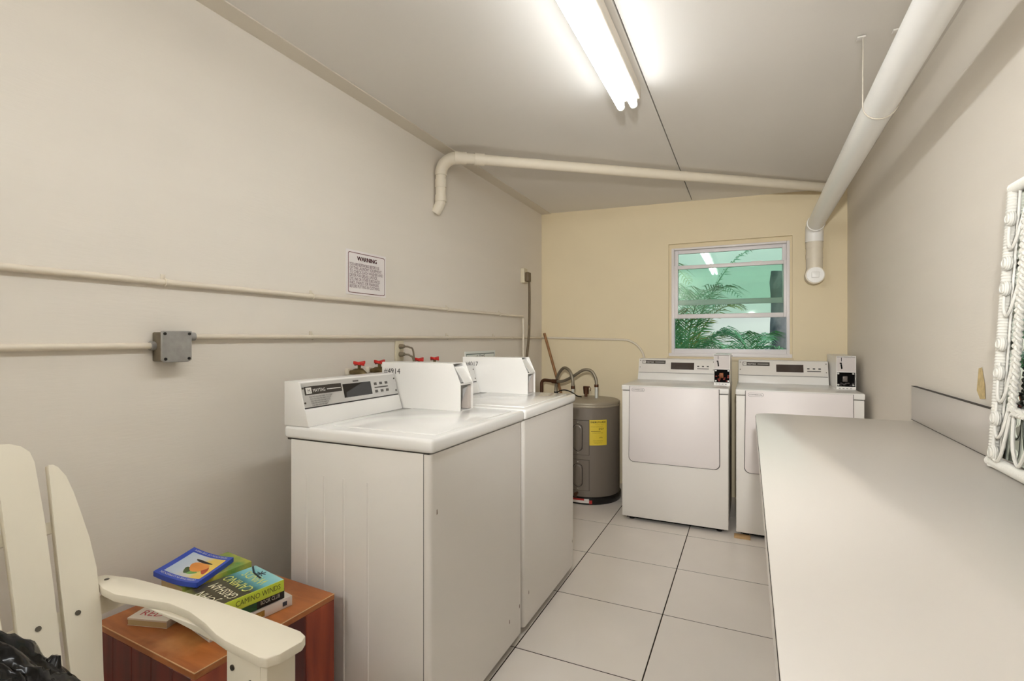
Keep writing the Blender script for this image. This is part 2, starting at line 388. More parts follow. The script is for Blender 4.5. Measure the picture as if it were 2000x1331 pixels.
g = G().tube([(.436, 4.248, 1.715), (.436, 4.232, 1.715)], .055, 28).box(.412, .46, 4.215, 4.234, 1.694, 1.736, .003)
obj('cleanout_plug', g, m_pvcw, wp)
hg = thing('pipe_hanger', 'thin metal strap hanging from the ceiling, looped around the thick white pipe', 'hanger', (.445, 2.27, zc(.445, 2.27)))
zt = zc(.44, 2.27) - .002; hc = (.4414, 2.27, 2.1225)
path = [(.3865, 2.265, zt)] + arc(hc, .0555, math.pi, 2 * math.pi, (1, 0, 0), (0, 0, 1), 12) + [(.4965, 2.275, zt)]
obj('strap', G().tube(path, .0022, 6), mat('strap_metal', (208, 200, 186), .5, metal=.2), hg)
for x in (.3865, .4965): obj('ceiling_bracket', G().box(x - .02, x + .008, 2.255, 2.285, zt - .006, zt, .002), m_ceil, hg)
cp = thing('vent_pipe', 'narrower cream pipe crossing the ceiling diagonally from the left wall', 'pipe', (-1.69, 2.63, 2.2))
d2 = Vector((.553 + 1.6, 4.24 - 2.63, -.02)).normalized(); s0 = Vector((-1.60, 2.63, 2.345))
path = [(-1.736, 2.63, 2.03), (-1.712, 2.63, 2.06), (-1.70, 2.63, 2.09), (-1.698, 2.63, 2.14), (-1.698, 2.63, 2.255)]
obj('pipe_drop', G().tube(path, .031, 20), m_pvcb, cp)
ar = [(-1.698, 2.63, 2.25)] + [Vector((-1.698 + .085 * (1 - math.cos(t)), 2.63 + .01 * (1 - math.cos(t)), 2.26 + .085 * math.sin(t))) for t in [i * math.pi / 20 for i in range(11)]] + [s0 + d2 * .04]
obj('elbow', G().tube(ar, .036, 20), m_pvcb, cp)
obj('pipe_run', G().tube([s0, (.53, 4.225, 2.325)], .031, 20), m_pvcb, cp)
for a in ((s0 + d2 * .035, d2, .037, .07), (s0 + d2 * .15, d2, .0365, .06), ((-1.698, 2.63, 2.20), (0, 0, 1), .035, .05), ((-1.698, 2.63, 2.11), (0, 0, 1), .035, .04)): obj('coupling', coupling(G(), *a), m_pvcb, cp)

# conduits
def conduit(name, label, path, straps, r=.0105):
    c = thing(name, label, 'conduit', path[0]); obj('tube', G().tube(path, r, 12), m_cond, c)
    for p, ax in straps:
        g = G(); p = Vector(p)
        if ax == 'y':
            g.tube(arc(p, r + .002, -math.pi / 2, math.pi / 2, (1, 0, 0), (0, 0, 1), 8), .0025, 6); g.box(p.x - .0115, p.x - .007, p.y - .007, p.y + .007, p.z + r, p.z + r + .016, .001)
        else:
            g.tube(arc(p, r + .002, -math.pi / 2, math.pi / 2, (0, -1, 0), (0, 0, 1), 8), .0025, 6)
        obj('strap', g, m_cond, c)
    return c
xc = XL + .0115
conduit('conduit', 'upper painted conduit running level along the left wall, turning down near the corner', [(xc, YF + .01, 1.442), (xc, 3.78, 1.442), (xc + .022, 3.85, 1.442), (xc + .022, 3.87, 1.442)] + arc((xc + .022, 3.87, 1.412), .03, math.pi / 2, 0, (0, 1, 0), (0, 0, 1), 6) + [(xc + .022, 3.90, .35)], [((xc, 1.03, 1.442), 'y'), ((xc, 1.65, 1.442), 'y'), ((xc, 2.75, 1.442), 'y'), ((xc, 3.5, 1.442), 'y')])
conduit('conduit', 'short lower conduit entering the left side of the grey junction box', [(xc, YF + .01, 1.235), (xc, .99, 1.235)], [])
conduit('conduit', 'lower painted conduit leading from the grey junction box to the back corner', [(xc + .004, 1.12, 1.265), (xc + .004, 3.7, 1.263)] , [((xc, 1.65, 1.265), 'y'), ((xc, 2.75, 1.264), 'y'), ((xc, 3.4, 1.264), 'y')], .0095)
yc = YB - .0115
conduit('conduit', 'painted conduit crossing the back wall and bending down behind the left dryer', [(xc + .004, 3.71, 1.263), (xc + .004, 4.33, 1.263)] + arc((xc + .054, 4.335, 1.263), .05, math.pi, math.pi / 2, (1, 0, 0), (0, 1, 0), 6) + [(-1.00, yc, 1.247)] + arc((-.985, yc, 1.06), .187, math.pi / 2, 0, (1, 0, 0), (0, 0, 1), 10) + [(-.798, yc, .6)], [((-1.05, yc, 1.248), 'x')], .0095)
# junction box
jb = thing('junction_box', 'square grey metal electrical junction box on the left wall', 'electrical box', (XL, 1.07, 1.23))
obj('box_body', G().box(XL, XL + .05, .998, 1.084, 1.185, 1.279, .004), m_jside, jb)
cv = obj('cover', G().prism([(1.004, 1.182), (1.078, 1.182), (1.090, 1.188), (1.090, 1.283), (.994, 1.283), (.994, 1.190)], lambda p, q, a: (a, p, q), XL + .05, XL + .058, .0015, 1), m_jbox, jb)
for y, z in ((1.003, 1.274), (1.081, 1.274), (1.005, 1.193), (1.080, 1.193)):
    obj('screw', G().lathe([(0, .0615), (.0045, .061), (.005, .058)], (XL, y, z), 10, 'x'), m_black, jb)
obj('connector', G().tube([(xc, .985, 1.235), (xc, 1.003, 1.235)], .0145, 12), m_jbox, jb)
obj('connector', G().tube([(xc + .004, 1.083, 1.265), (xc + .004, 1.125, 1.265)], .0145, 12), m_jbox, jb)

# outlets
def plug(g, p, L=.03): g.tube([p, (p[0] + L * .5, p[1], p[2]), (p[0] + L, p[1], p[2])], .012, 10, True, [.014, .013, .009]); return g
ol = thing('wall_outlet', 'beige wall outlet with two grey plugs, behind the washers', 'outlet', (XL, 2.265, 1.195))
obj('outlet_plate', G().box(XL, XL + .012, 2.232, 2.302, 1.135, 1.245, .004), m_plug, ol)
for z, dz in ((1.215, 0), (1.172, 1)):
    obj('plug', plug(G(), (XL + .012, 2.267, z)), m_cord, ol)
    obj('cord', G().tube(bez([(XL + .04, 2.267, z), (XL + .065, 2.28, z - .005), (XL + .078, 2.30, z - .04), (XL + .08, 2.31, .95), (XL + .08, 2.32, .6)], 8), .005, 8), m_cord, ol)
o2 = thing('wall_outlet', 'white surface outlet high near the back corner with a brown cord hanging', 'outlet', (XL, 3.95, 1.79))
obj('outlet_box', G().box(XL, XL + .034, 3.915, 3.99, 1.725, 1.848, .004), m_plug, o2)
obj('plug', G().box(XL + .034, XL + .07, 3.925, 3.985, 1.735, 1.815, .008), m_corddk, o2)
obj('cord', G().tube(bez([(XL + .06, 3.96, 1.75), (XL + .062, 3.962, 1.6), (XL + .058, 3.96, 1.3), (XL + .05, 3.92, 1.05), (XL + .05, 3.86, .7)], 10), .010, 10), m_corddk, o2)

# water valves on the left wall
def valve(y, label):
    v = thing('water_valve', label, 'valve', (XL, y, 1.09), 'water valves behind the washers')
    obj('supply_pipe', G().tube([(XL + .012, y, .55), (XL + .012, y, 1.085)], .011, 10).box(XL, XL + .022, y - .016, y + .016, 1.085, 1.115, .003), m_pvcb, v)
    g = G(); g.tube([(XL + .015, y, 1.098), (XL + .03, y, 1.098), (XL + .05, y, 1.10), (XL + .085, y, 1.10), (XL + .11, y, 1.085), (XL + .115, y, 1.06)], .012, 12, True, [.010, .010, .016, .019, .015, .013])
    g.cyl((XL + .075, y, 1.10), (XL + .075, y, 1.135), .008, 10)
    obj('valve_body', g, m_brass, v)
    g = G(); n = 40; prof = [(.026 + .007 * math.cos(4 * a + .8)) for a in [2 * math.pi * k / n for k in range(n)]]
    g.prism([(prof[k] * math.cos(2 * math.pi * k / n), prof[k] * math.sin(2 * math.pi * k / n)) for k in range(n)], lambda p, q, a: (XL + .075 + p, y + q, a + .35 * abs(q) ** 1.0), 1.128, 1.142, .002, 1)
    obj('handle', g, m_red, v)
    obj('hose', G().tube(bez([(XL + .115, y, 1.062), (XL + .118, y, 1.0), (XL + .11, y + .01, .8), (XL + .1, y + .02, .5)], 8), .012, 10), mat('pale_green_hose', (176, 190, 172), .5), v)
valve(1.875, 'red handled water valve leftmost of four, left above the nearer washer console')
valve(2.02, 'red handled water valve second from left, half hidden by the coin box')
valve(2.355, 'red valve handle third from left, peeking over the nearer coin box')
valve(2.51, 'red valve handle rightmost of four, peeking over the nearer coin box')

# signs
sg = thing('warning_sign', 'white warning notice with a dark red border on the left wall', 'sign', (XL, 2.012, 1.58))
obj('sign_board', G().box(XL, XL + .003, 1.865, 2.159, 1.471, 1.688, .001, 1), mat('sign_white', (236, 230, 228), .4), sg)
def round_rect(x0, x1, z0, z1, r, n=5):
    out = []
    for cx, cz, a in ((x1 - r, z1 - r, 0), (x0 + r, z1 - r, 90), (x0 + r, z0 + r, 180), (x1 - r, z0 + r, 270)):
        for i in range(n + 1): t = R(a + 90 * i / n); out.append((cx + r * math.cos(t), cz + r * math.sin(t)))
    return out
def ringstrip(g, a, b, f):
    n = len(a); va = [g.bm.verts.new(f(*p)) for p in a]; vb = [g.bm.verts.new(f(*p)) for p in b]
    for i in range(n): g.bm.faces.new([va[i], va[(i + 1) % n], vb[(i + 1) % n], vb[i]])
    return g
obj('border', ringstrip(G(), round_rect(1.878, 2.148, 1.480, 1.677, .01), round_rect(1.8812, 2.1448, 1.4832, 1.6738, .009), lambda p, q: (XL + .0036, p, q)), mat('maroon_ink', (110, 52, 56), .5), sg)
g = text(G(), 'WARNING', .030, (XL + .0036, 2.013, 1.640), (0, 1, 0), (0, 0, 1), align='CENTER')
for dy in (-.0012, .0012): text(g, 'WARNING', .030, (XL + .0036, 2.013 + dy, 1.640), (0, 1, 0), (0, 0, 1), align='CENTER')
obj('lettering', g, mat('warning_ink', (104, 44, 52), .5), sg)
g = G()
for i, s in enumerate(('YOU ARE RESPONSIBLE BEFORE USE', 'OF THE LAUNDRY EQUIPMENT', 'TO CHECK EACH WASHER AND', 'DRYER FOR GREASE, LIPSTICK,', 'DYE, INK OR OTHER SUBSTANCES', 'INKS, PAINTS OR MARKERS', 'BEFORE PUTTING IN CLOTHING.')):
    w = .0215 if len(s) < 26 else .019
    text(g, s, .0215, (XL + .0036, 1.888, 1.612 - i * .0178), (0, 1, 0), (0, 0, 1), sx=.249 / (len(s) * .0215 * .62))
obj('lettering', g, mat('sign_small_ink', (120, 88, 100), .5), sg)
s2 = thing('small_sign', 'white framed sign mostly hidden behind the farther washer coin box', 'sign', (XL, 3.21, 1.05))
obj('sign_board', G().box(XL, XL + .004, 2.985, 3.435, .86, 1.168, .001, 1), mat('sign_pale', (232, 236, 232), .4), s2)
obj('border', ringstrip(G(), [(3.0, .875), (3.42, .875), (3.42, 1.152), (3.0, 1.152)], [(3.006, .881), (3.414, .881), (3.414, 1.146), (3.006, 1.146)], lambda p, q: (XL + .0046, p, q)), mat('sign_dark_line', (86, 104, 104), .5), s2)
obj('lettering', text(G(), 'A TIME', .042, (XL + .0046, 3.14, 1.113), (0, 1, 0), (0, 0, 1)), m_ink, s2)

# ------------------------------------------------------------------ washers
def washer(y0, label, number, numtxt_y):
    w = thing('washing_machine', label, 'washing machine', (-1.15, y0 + .3425, 0), 'washing machines')
    y1 = y0 + .685
    obj('cabinet', G().box(-1.437, -.8876, y0 + .004, y1 - .004, .025, .910, .0012), m_enam_cream, w)
    g = G()
    for x in (-1.365, -1.285, -1.20, -1.10): g.prism([(x - .005, 0), (x + .005, 0), (x + .002, .0022), (x - .002, .0022)], lambda p, q, a: (p, y0 + .0045 - q, a), .03, .80)
    obj('side_rib', g, m_enam_cream, w)
    obj('front_panel', G().prism([(-.8855, y0 + .004)] + [p for p in round_rect(-.92, -.862, y0 + .004, y1 - .004, .016, 4)[-5:]] + [p for p in round_rect(-.92, -.862, y0 + .004, y1 - .004, .016, 4)[:5]] + [(-.8855, y1 - .004)], lambda p, q, a: (p, q, a), .03, .909), m_enam_cream, w)
    obj('panel_seam', G().box(-.8878, -.8848, y0 + .0042, y1 - .0042, .03, .9095), m_seam, w)
    obj('toe_base', G().box(-1.42, -.90, y0 + .03, y1 - .03, .012, .032), m_dblack, w)
    for x in (-1.38, -.94):
        for y in (y0 + .06, y1 - .06): obj('foot', G().lathe([(.018, 0), (.02, .006), (.02, .012), (.008, .014), (.008, .03)], (x, y, 0), 12), m_black, w)
    obj('top_gasket', G().box(-1.455, -.872, y0 + .006, y1 - .006, .908, .915), m_seam, w)
    obj('top_deck', G().box(-1.466, -.852, y0 - .002, y1 + .002, .913, .957, .012, 3), m_enam_top, w)
    lid = obj('lid', G().box(-1.30, -.885, y0 + .06, y1 - .06, .955, .9605, .0025, 2), m_enam_top, w)
    # console
    yc1 = y0 + .515
    prof = [(-1.466, .957), (-1.350, .957), (-1.366, 1.012), (-1.372, 1.017), (-1.3945, 1.106), (-1.402, 1.110), (-1.466, 1.110)]
    con = obj('console', G().prism(prof, lambda p, q, a: (p, a, q), y0 + .0, yc1, .0025, 2), m_enam, w)
    nrm = Vector((.0890, 0, .0225)).normalized()
    def F(y, z, off=.001): return Vector((-1.372 - (z - 1.017) * .2528, y0 + y, z)) + nrm * off
    def plate(g, ya, yb, za, zb, o0=.0002, o1=.0014, sl=0):
        vs = [F(ya, za, o0), F(yb, za, o0), F(yb, zb, o0), F(ya, zb, o0), F(ya, za, o1), F(yb, za, o1), F(yb, zb, o1), F(ya, zb, o1)]
        return g.raw([tuple(v) for v in vs], [(4, 5, 6, 7), (0, 1, 5, 4), (1, 2, 6, 5), (2, 3, 7, 6), (3, 0, 4, 7)])
    pn = obj('control_panel', plate(G(), .004, .511, 1.021, 1.104), m_silver, con)
    obj('panel_line', plate(G(), .004, .511, 1.0165, 1.0205, 0, .0016), m_ink, con)
    obj('logo_strip', plate(G(), .014, .19, 1.062, 1.091, .0014, .002), m_strip, con)
    rt, up = (0, 1, 0), Vector((-.2528, 0, 1)).normalized()
    g = G(); plate(g, .020, .045, 1.066, 1.087, .002, .0024)
    text(g, 'MAYTAG', .017, F(.050, 1.070, .0022), rt, up, sx=.85)
    plate(g, .117, .185, 1.074, 1.0765, .002, .0024)
    obj('lettering', g, m_letter, con)
    g = text(G(), 'M', .017, F(.0265, 1.070, .0026), rt, up)
    for i in range(5): text(g, 'PUSH AND HOLD FOR WARM CYCLE START' [:34 - 3 * i], .0075, F(.03 + .002 * i, 1.052 - i * .0072, .0016), rt, up, sx=.72)
    obj('lettering', g, m_ink, con)
    dsp = obj('display', plate(G(), .197, .352, 1.035, 1.085, .0014, .0026), mat('black_display', (14, 12, 13), .04, coat=.5), con)
    text_g = G()
    for iz in range(2):
        for iy in range(3):
            plate(text_g, .372 + iy * .034 , .387 + iy * .034, 1.068 - iz * .030, 1.078 - iz * .030, .0014, .003)
    plate(text_g, .372, .455, 1.0555, 1.0605, .0014, .0022)
    obj('button', text_g, m_grey, con)
    g = G()
    for y, z in ((.008, 1.086), (.008, 1.036), (.503, 1.086), (.503, 1.036)):
        c = F(y, z, .0014); g.tube([c, c + nrm * .002], .0035, 8)
    obj('screw', g, m_screw, con)
    obj('badge', plate(G(), .255, .285, 1.090, 1.0955, .0014, .0024), m_grey, con)
    # coin box
    ca, cb = y0 + .523, y0 + .628
    shell = G(); pr = [(-1.466, .958), (-1.466, 1.153), (-1.103, 1.155), (-1.066, 1.073), (-1.066, .960)]
    for a, b in ((ca, ca + .003), (cb - .003, cb)): shell.prism(pr, lambda p, q, t: (p, t, q), a, b)
    shell.box(-1.466, -1.118, ca + .003, cb - .003, 1.1515, 1.1545).box(-1.466, -1.463, ca + .003, cb - .003, .96, 1.1515).box(-1.463, -1.066, ca + .003, cb - .003, .958, .961)
    shell.box(-1.16, -1.157, ca + .003, cb - .003, .961, 1.07)
    cbx = obj('coin_box', shell, m_enam, w)
    # slanted slot plate, set back in the upper opening
    pl = G().prism([(-1.066, 1.073), (-1.115, 1.14), (-1.118, 1.14), (-1.07, 1.071)], lambda p, q, t: (p, t, q), ca + .034, cb - .003)
    pl.box(-1.10, -1.068, ca + .003, cb - .003, 1.066, 1.072)
    obj('slot_plate', pl, m_enam, cbx)
    pl = G().prism([(-1.075, 1.06), (-1.075, .963), (-1.115, .963)], lambda p, q, t: (p, t, q), cb - .03, cb - .004)
    obj('coin_bracket', pl, mat('pinkish_metal', (196, 186, 178), .5), cbx)
    obj('coin_mechanism', G().box(-1.155, -1.115, ca + .006, ca + .05, .963, 1.025, .004).cyl((-1.12, ca + .02, 1.0), (-1.095, ca + .03, 1.0), .008, 8), mat('rusty_metal', (112, 84, 60), .6, metal=.3, var=.5, vscale=50), cbx)
    obj('lettering', text(G(), number, .034, (-1.455, ca, 1.105), (1, 0, 0), (0, 0, 1), align='LEFT', off=.0006), m_ink, cbx)
    return w
wa = washer(1.275, 'nearer white top loading washer with a black display, beside the wooden box', '#4914', 0)
wb = washer(1.975, 'farther white top loading washer, between the nearer washer and the water heater', '#4017', 0)

# ------------------------------------------------------------------ dryers
def dryer(x0, label, red):
    w = .688; y0 = 3.535; d = thing('tumble_dryer', label, 'dryer', (x0 + w / 2, 3.9, 0), 'tumble dryers')
    x1 = x0 + w
    obj('cabinet', G().box(x0 + .003, x1 - .003, y0, 4.235, .028, .897, .006), m_enam_cream, d)
    obj('toe_base', G().box(x0 + .03, x1 - .03, y0 + .03, 4.2, .014, .03), m_dblack, d)
    for x in (x0 + .06, x1 - .06):
        for y in (y0 + .06, 4.17): obj('foot', G().lathe([(.018, 0), (.02, .006), (.02, .014), (.008, .016), (.008, .03)], (x, y, 0), 12), m_black, d)
    obj('top_gasket', G().box(x0 + .008, x1 - .008, y0 + .004, 4.23, .895, .902), m_seam, d)
    obj('top_deck', G().box(x0, x1, y0 - .003, 4.238, .900, .936, .007, 3), m_enam, d)
    def door(ox, oz): 
        a, b, t, r = x0 + .055 - ox, x0 + .63 + ox, .929, .035
        q = [(b - .002, t), (a + .004, t)]
        for cx, cz, s in ((a + r - .002, .413 - oz + r, 180), (b - r + .002, .413 - oz + r, 270)):
            for i in range(7): th = R(s + 15 * i); q.append((cx + r * math.cos(th), cz + r * math.sin(th)))
        return q
    obj('door_gasket', G().prism(door(.0035, .0035), lambda p, q, a: (p, a, q), y0 - .002, y0 - .0045), m_seam, d)
    dr_ = obj('door', G().prism(door(0, 0), lambda p, q, a: (p, a, q), y0 - .012, y0 - .0045, .0025, 2), mat('door_enamel', (222, 215, 213), .42), d)
    bx = x0 + .098
    obj('badge', ringstrip(G(), round_rect(bx - .026, bx + .062, .894, .918, .0119, 6), round_rect(bx - .0245, bx + .0605, .8955, .9165, .0104, 6), lambda p, q: (p, y0 - .0126, q)), m_grey, dr_)
    obj('lettering', text(G(), 'COMMERCIAL', .0125, (bx + .018, y0 - .0124, .9015), (1, 0, 0), (0, 0, 1), align='CENTER', sx=.95), m_ink, dr_)
    prof = [(4.235, .936), (4.060, .936), (4.082, .985), (4.086, .990), (4.125, 1.092), (4.132, 1.097), (4.235, 1.097)]
    xa, xb = x0 + .008, x0 + .574
    con = obj('console', G().prism(prof, lambda p, q, a: (a, p, q), xa, xb, .0025, 2), m_enam, d)
    nrm = Vector((0, -.102, .039)).normalized()
    def F(x, z, off=.001): return Vector((x0 + x, 4.086 + (z - .990) * .3824, z)) + nrm * off
    def plate(g, a, b, za, zb, o0=.0002, o1=.0014):
        vs = [F(a, za, o0), F(b, za, o0), F(b, zb, o0), F(a, zb, o0), F(a, za, o1), F(b, za, o1), F(b, zb, o1), F(a, zb, o1)]
        return g.raw([tuple(v) for v in vs], [(4, 5, 6, 7), (0, 1, 5, 4), (1, 2, 6, 5), (2, 3, 7, 6), (3, 0, 4, 7)])
    obj('control_panel', plate(G(), .012, .570, .994, 1.091), mat('pale_panel', (222, 218, 212), .16, metal=.1), con)
    obj('panel_line', plate(G(), .012, .570, .989, .992, 0, .0012), m_grey, con)
    obj('logo_strip', plate(G(), .036, .213, 1.058, 1.084, .0014, .002), m_strip, con)
    rt, up = (1, 0, 0), Vector((0, .3824, 1)).normalized()
    g = plate(G(), .040, .062, 1.061, 1.081, .002, .0024); text(g, 'MAYTAG', .016, F(.068, 1.065, .0022), rt, up, sx=.85); plate(g, .135, .205, 1.0695, 1.072, .002, .0024)
    obj('lettering', g, m_letter, con)
    obj('lettering', text(G(), 'M', .016, F(.044, 1.065, .0026), rt, up), m_ink, con)
    obj('display', plate(G(), .255, .425, 1.018, 1.070, .0014, .0026), mat('dryer_display', (58, 46, 40), .05, coat=.6) , con)
    g = G()
    for k in range(3): plate(g, .447 + k * .034, .462 + k * .034, 1.040, 1.048, .0014, .003)
    plate(g, .447, .530, 1.024, 1.029, .0014, .002)
    obj('button', g, m_ink, con)
    g = G()
    for x, z in ((.020, 1.082), (.020, 1.03), (.562, 1.078), (.562, 1.02)):
        c = F(x, z, .0014); g.tube([c, c + nrm * .002], .0035, 8)
    obj('screw', g, m_screw, con)
    # coin box
    a, b, f = x0 + .582, x0 + .686, 3.80
    g = G(); t = .003
    g.box(a, a + t, f, 4.235, .936, 1.146).box(b - t, b, f, 4.235, .936, 1.146).box(a + t, b - t, f, 4.235, 1.143, 1.146).box(a + t, b - t, 4.232, 4.235, .936, 1.143)
    g.box(a + t, b - t, f, f + .006, .936, .953)
    cb = obj('coin_box', g, m_enam, d)
    sp = obj('slot_plate', G().box(a + t, b - t, f + .012, f + .016, 1.048, 1.140), mat('coin_plate_grey', (196, 188, 184), .4), cb)
    g = G().box(a + .026, a + .029, f + .0105, f + .0125, 1.112, 1.136).box(a + .018, a + .030, f + .0105, f + .0125, 1.096, 1.104)
    g.prism([(a + .022, 1.095), (a + .03, 1.095), (a + .034, 1.066), (a + .026, 1.062)], lambda p, q, z: (p, z, q), f + .0105, f + .0125)
    obj('coin_slot', g, m_dblack, cb)
    obj('shelf', G().box(a + t, b - t, f + .002, f + .05, 1.043, 1.048), m_enam, cb)
    obj('mechanism_cavity', G().box(a + t, b - t, f + .03, f + .034, .953, 1.043), m_dblack, cb)
    mm = mat('mechanism_orange', (150, 86, 44), .5, metal=.3, var=.5, vscale=60) if red else mat('mechanism_grey', (104, 96, 90), .5, metal=.4)
    g = G().box(a + .034, a + .062, f + .012, f + .03, .982, 1.018, .004).cyl((a + .048, f + .014, 1.0), (a + .048, f + .004, 1.0), .008, 10)
    obj('coin_mechanism', g, mm, cb)
    g = G()
    for k in range(14): 
        px, pz = a + .008 + rr.random() * .085, .956 + rr.random() * (.045 if red else .015)
        g.box(px, px + .012, f + .020, f + .030, pz, pz + .008, .002)
    obj('mechanism_works', g, mat('mechanism_red', (130, 44, 30), .5, metal=.2) if red else mat('mechanism_dark', (54, 44, 42), .5), cb)
    g = G()
    for px in (a + .012, b - .012):
        for pz in (1.034, .962): g.cyl((px, f + .03, pz), (px, f + .018, pz), .0055, 10)
    obj('bolt', g, mat('bolt_zinc', (176, 176, 170), .35, metal=.6), cb)
    g = G()
    for k in range(4): g.box(a + .012 + k * .02, a + .022 + k * .02, f - .001, f + .001, .940, .943)
    obj('vent_slot', g, m_grey, cb)
    return d
for o_, q in ((wa, (1.930, .147)), (wa, (1.835, .13)), (wa, (1.314, .729)), (wb, (2.03, .16)), (wb, (2.63, .165))):
    g = G().raw([(-.8617, q[0] - .0025, q[1] - .009), (-.8617, q[0] + .003, q[1] - .006), (-.8617, q[0] + .0015, q[1] + .009), (-.8617, q[0] - .002, q[1] + .006)], [(0, 1, 2, 3)])
    obj('paint_chip', g, mat('chip_rust', (104, 84, 66), .8), o_)
dryer(-.800, 'left white tumble dryer beside the water heater', True)
dryer(-.074, 'right white tumble dryer, partly hidden behind the counter', False)
tag(recentre(obj('wood_shim', G().box(-.082, .012, 3.50, 3.56, 0.0, .012, .001), m_ply), (-.035, 3.53, 0)), 'small wooden shim on the floor under the right dryer', 'wood block')

# ------------------------------------------------------------------ water heater
HX, HY = -1.172, 3.975
wh = thing('water_heater', 'squat grey electric water heater with a yellow label, in the back corner', 'water heater', (HX, HY, 0))
obj('base_pan', G().lathe([(0, 0), (.256, 0), (.262, .01), (.262, .052), (.252, .056), (0, .056)], (HX, HY, 0), 48), m_black, wh)
obj('tank', G().lathe([(.250, .05), (.250, .735), (0, .735)], (HX, HY, 0), 64), m_tank, wh)
obj('top_cap', G().lathe([(.2505, .728), (.2545, .731), (.2545, .742), (.2515, .746), (.2535, .750), (.2535, .762), (.24, .772), (.12, .782), (0, .784)], (HX, HY, 0), 64), [m_tanktop], wh, ang=60)
facing = math.atan2(-HY, -HX)         # towards the camera side
def cylpt(a, z, r=.250): return Vector((HX + r * math.cos(a), HY + r * math.sin(a), z))
def curved(g, a0, a1, z0, z1, r0, r1, n=10, inset=0.0):
    for i in range(n):
        b0, b1 = a0 + (a1 - a0) * i / n, a0 + (a1 - a0) * (i + 1) / n
        vs = [cylpt(b0, z0, r0), cylpt(b1, z0, r0), cylpt(b1, z1, r0), cylpt(b0, z1, r0), cylpt(b0, z0, r1), cylpt(b1, z0, r1), cylpt(b1, z1, r1), cylpt(b0, z1, r1)]
        f = [(4, 5, 6, 7), (0, 1, 5, 4), (3, 7, 6, 2)] + ([(0, 4, 7, 3)] if i == 0 else []) + ([(1, 2, 6, 5)] if i == n - 1 else [])
        g.raw([tuple(v) for v in vs], f)
    bmesh.ops.remove_doubles(g.bm, verts=g.bm.verts[:], dist=1e-6); return g
pc = facing - R(17)
for z0, z1 in ((.375, .635), (.105, .335)):
    ap = obj('access_panel', curved(G(), pc - R(19), pc + R(19), z0, z1, .249, .2545), m_tank, wh)
    obj('panel_seam', curved(G(), pc - R(19.8), pc + R(19.8), z0 - .003, z1 + .003, .249, .2512), m_seam, ap)
    # raised capsule
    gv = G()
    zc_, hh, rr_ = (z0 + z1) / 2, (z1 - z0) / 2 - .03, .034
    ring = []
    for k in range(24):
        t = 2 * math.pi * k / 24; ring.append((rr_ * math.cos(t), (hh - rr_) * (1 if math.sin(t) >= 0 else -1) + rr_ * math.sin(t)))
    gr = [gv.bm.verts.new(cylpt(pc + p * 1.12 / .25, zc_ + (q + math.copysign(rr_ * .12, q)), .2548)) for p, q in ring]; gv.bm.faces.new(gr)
    obj('capsule_shade', gv, m_seam, ap)  # flat dark outline, shade around the capsule painted in as colour
    g = G(); rings = []
    for sc_, rad in ((1, .2552), (.90, .2665), (.74, .2685), (.66, .263)):
        rings.append([g.bm.verts.new(cylpt(pc + p * sc_ / .25, zc_ + (q - math.copysign(rr_ * (1 - sc_), q)), rad)) for p, q in ring])
    for A, B in zip(rings, rings[1:]):
        for k in range(24): g.bm.faces.new([A[k], A[(k + 1) % 24], B[(k + 1) % 24], B[k]])
    g.bm.faces.new(rings[-1])
    obj('raised_capsule', g, m_tank, ap)
    obj('screw', G().sphere(cylpt(pc, z0 + .014, .2555), .004, u=8, v=6).sphere(cylpt(pc, z1 - .014, .2555), .004, u=8, v=6), mat('bright_screw', (190, 186, 176), .3, metal=.7), ap)
lc = facing + R(18.5)
lb = obj('energy_label', curved(G(), lc - R(16), lc + R(16), .448, .640, .2502, .2511), m_yellow, wh)
def lt(g, s, size, x, z, al='CENTER', sx=1): return text(g, s, size, None, (1, 0, 0), (0, 0, 1), align=al, warp=lambda u, v: cylpt(lc + (x + u * sx) / .25, z + v, .2516))
g = lt(G(), 'ENERGYGUIDE', .019, 0, .617, sx=.95); 
for e in (-.0006, .0006): lt(g, 'ENERGYGUIDE', .019, e, .617, sx=.95)
lt(g, '$429', .020, .022, .566); lt(g, 'Estimated Yearly Energy Cost', .0075, -.012, .586); lt(g, 'Water Heater - Electric', .0065, .008, .602)
curved(g, lc - R(13), lc + R(4), .553, .5555, .2511, .2515, 6); lt(g, 'Cost Range of Similar Models', .0068, -.005, .540); lt(g, 'kWh', .014, .02, .502); 
for k, s in enumerate(('Your cost will depend on your', 'utility rates and use. Based on', 'standard government tests.')): lt(g, s, .0062, -.002, .482 - k * .009)
obj('lettering', g, mat('label_ink', (40, 34, 20), .6), lb)
# drain valve and base sticker
dvp = cylpt(pc - R(2), .082, .25); od = Vector((math.cos(pc), math.sin(pc), 0))
obj('drain_valve', G().tube([dvp - od * .01, dvp + od * .03, dvp + od * .04 - Vector((0, 0, .02))], .011, 12).sphere(dvp + od * .035, .014), m_copper, wh)
st = obj('warning_sticker', curved(G(), facing - R(50), facing + R(2), .014, .045, .2615, .2628), mat('sticker_white', (226, 220, 214), .5), wh)
curved_g = curved(G(), facing - R(50), facing - R(6), .032, .0455, .2628, .2633); curved(curved_g, facing + R(2), facing + R(7), .008, .035, .2618, .263)
obj('sticker_band', curved_g, mat('sticker_red', (178, 44, 40), .5), st)
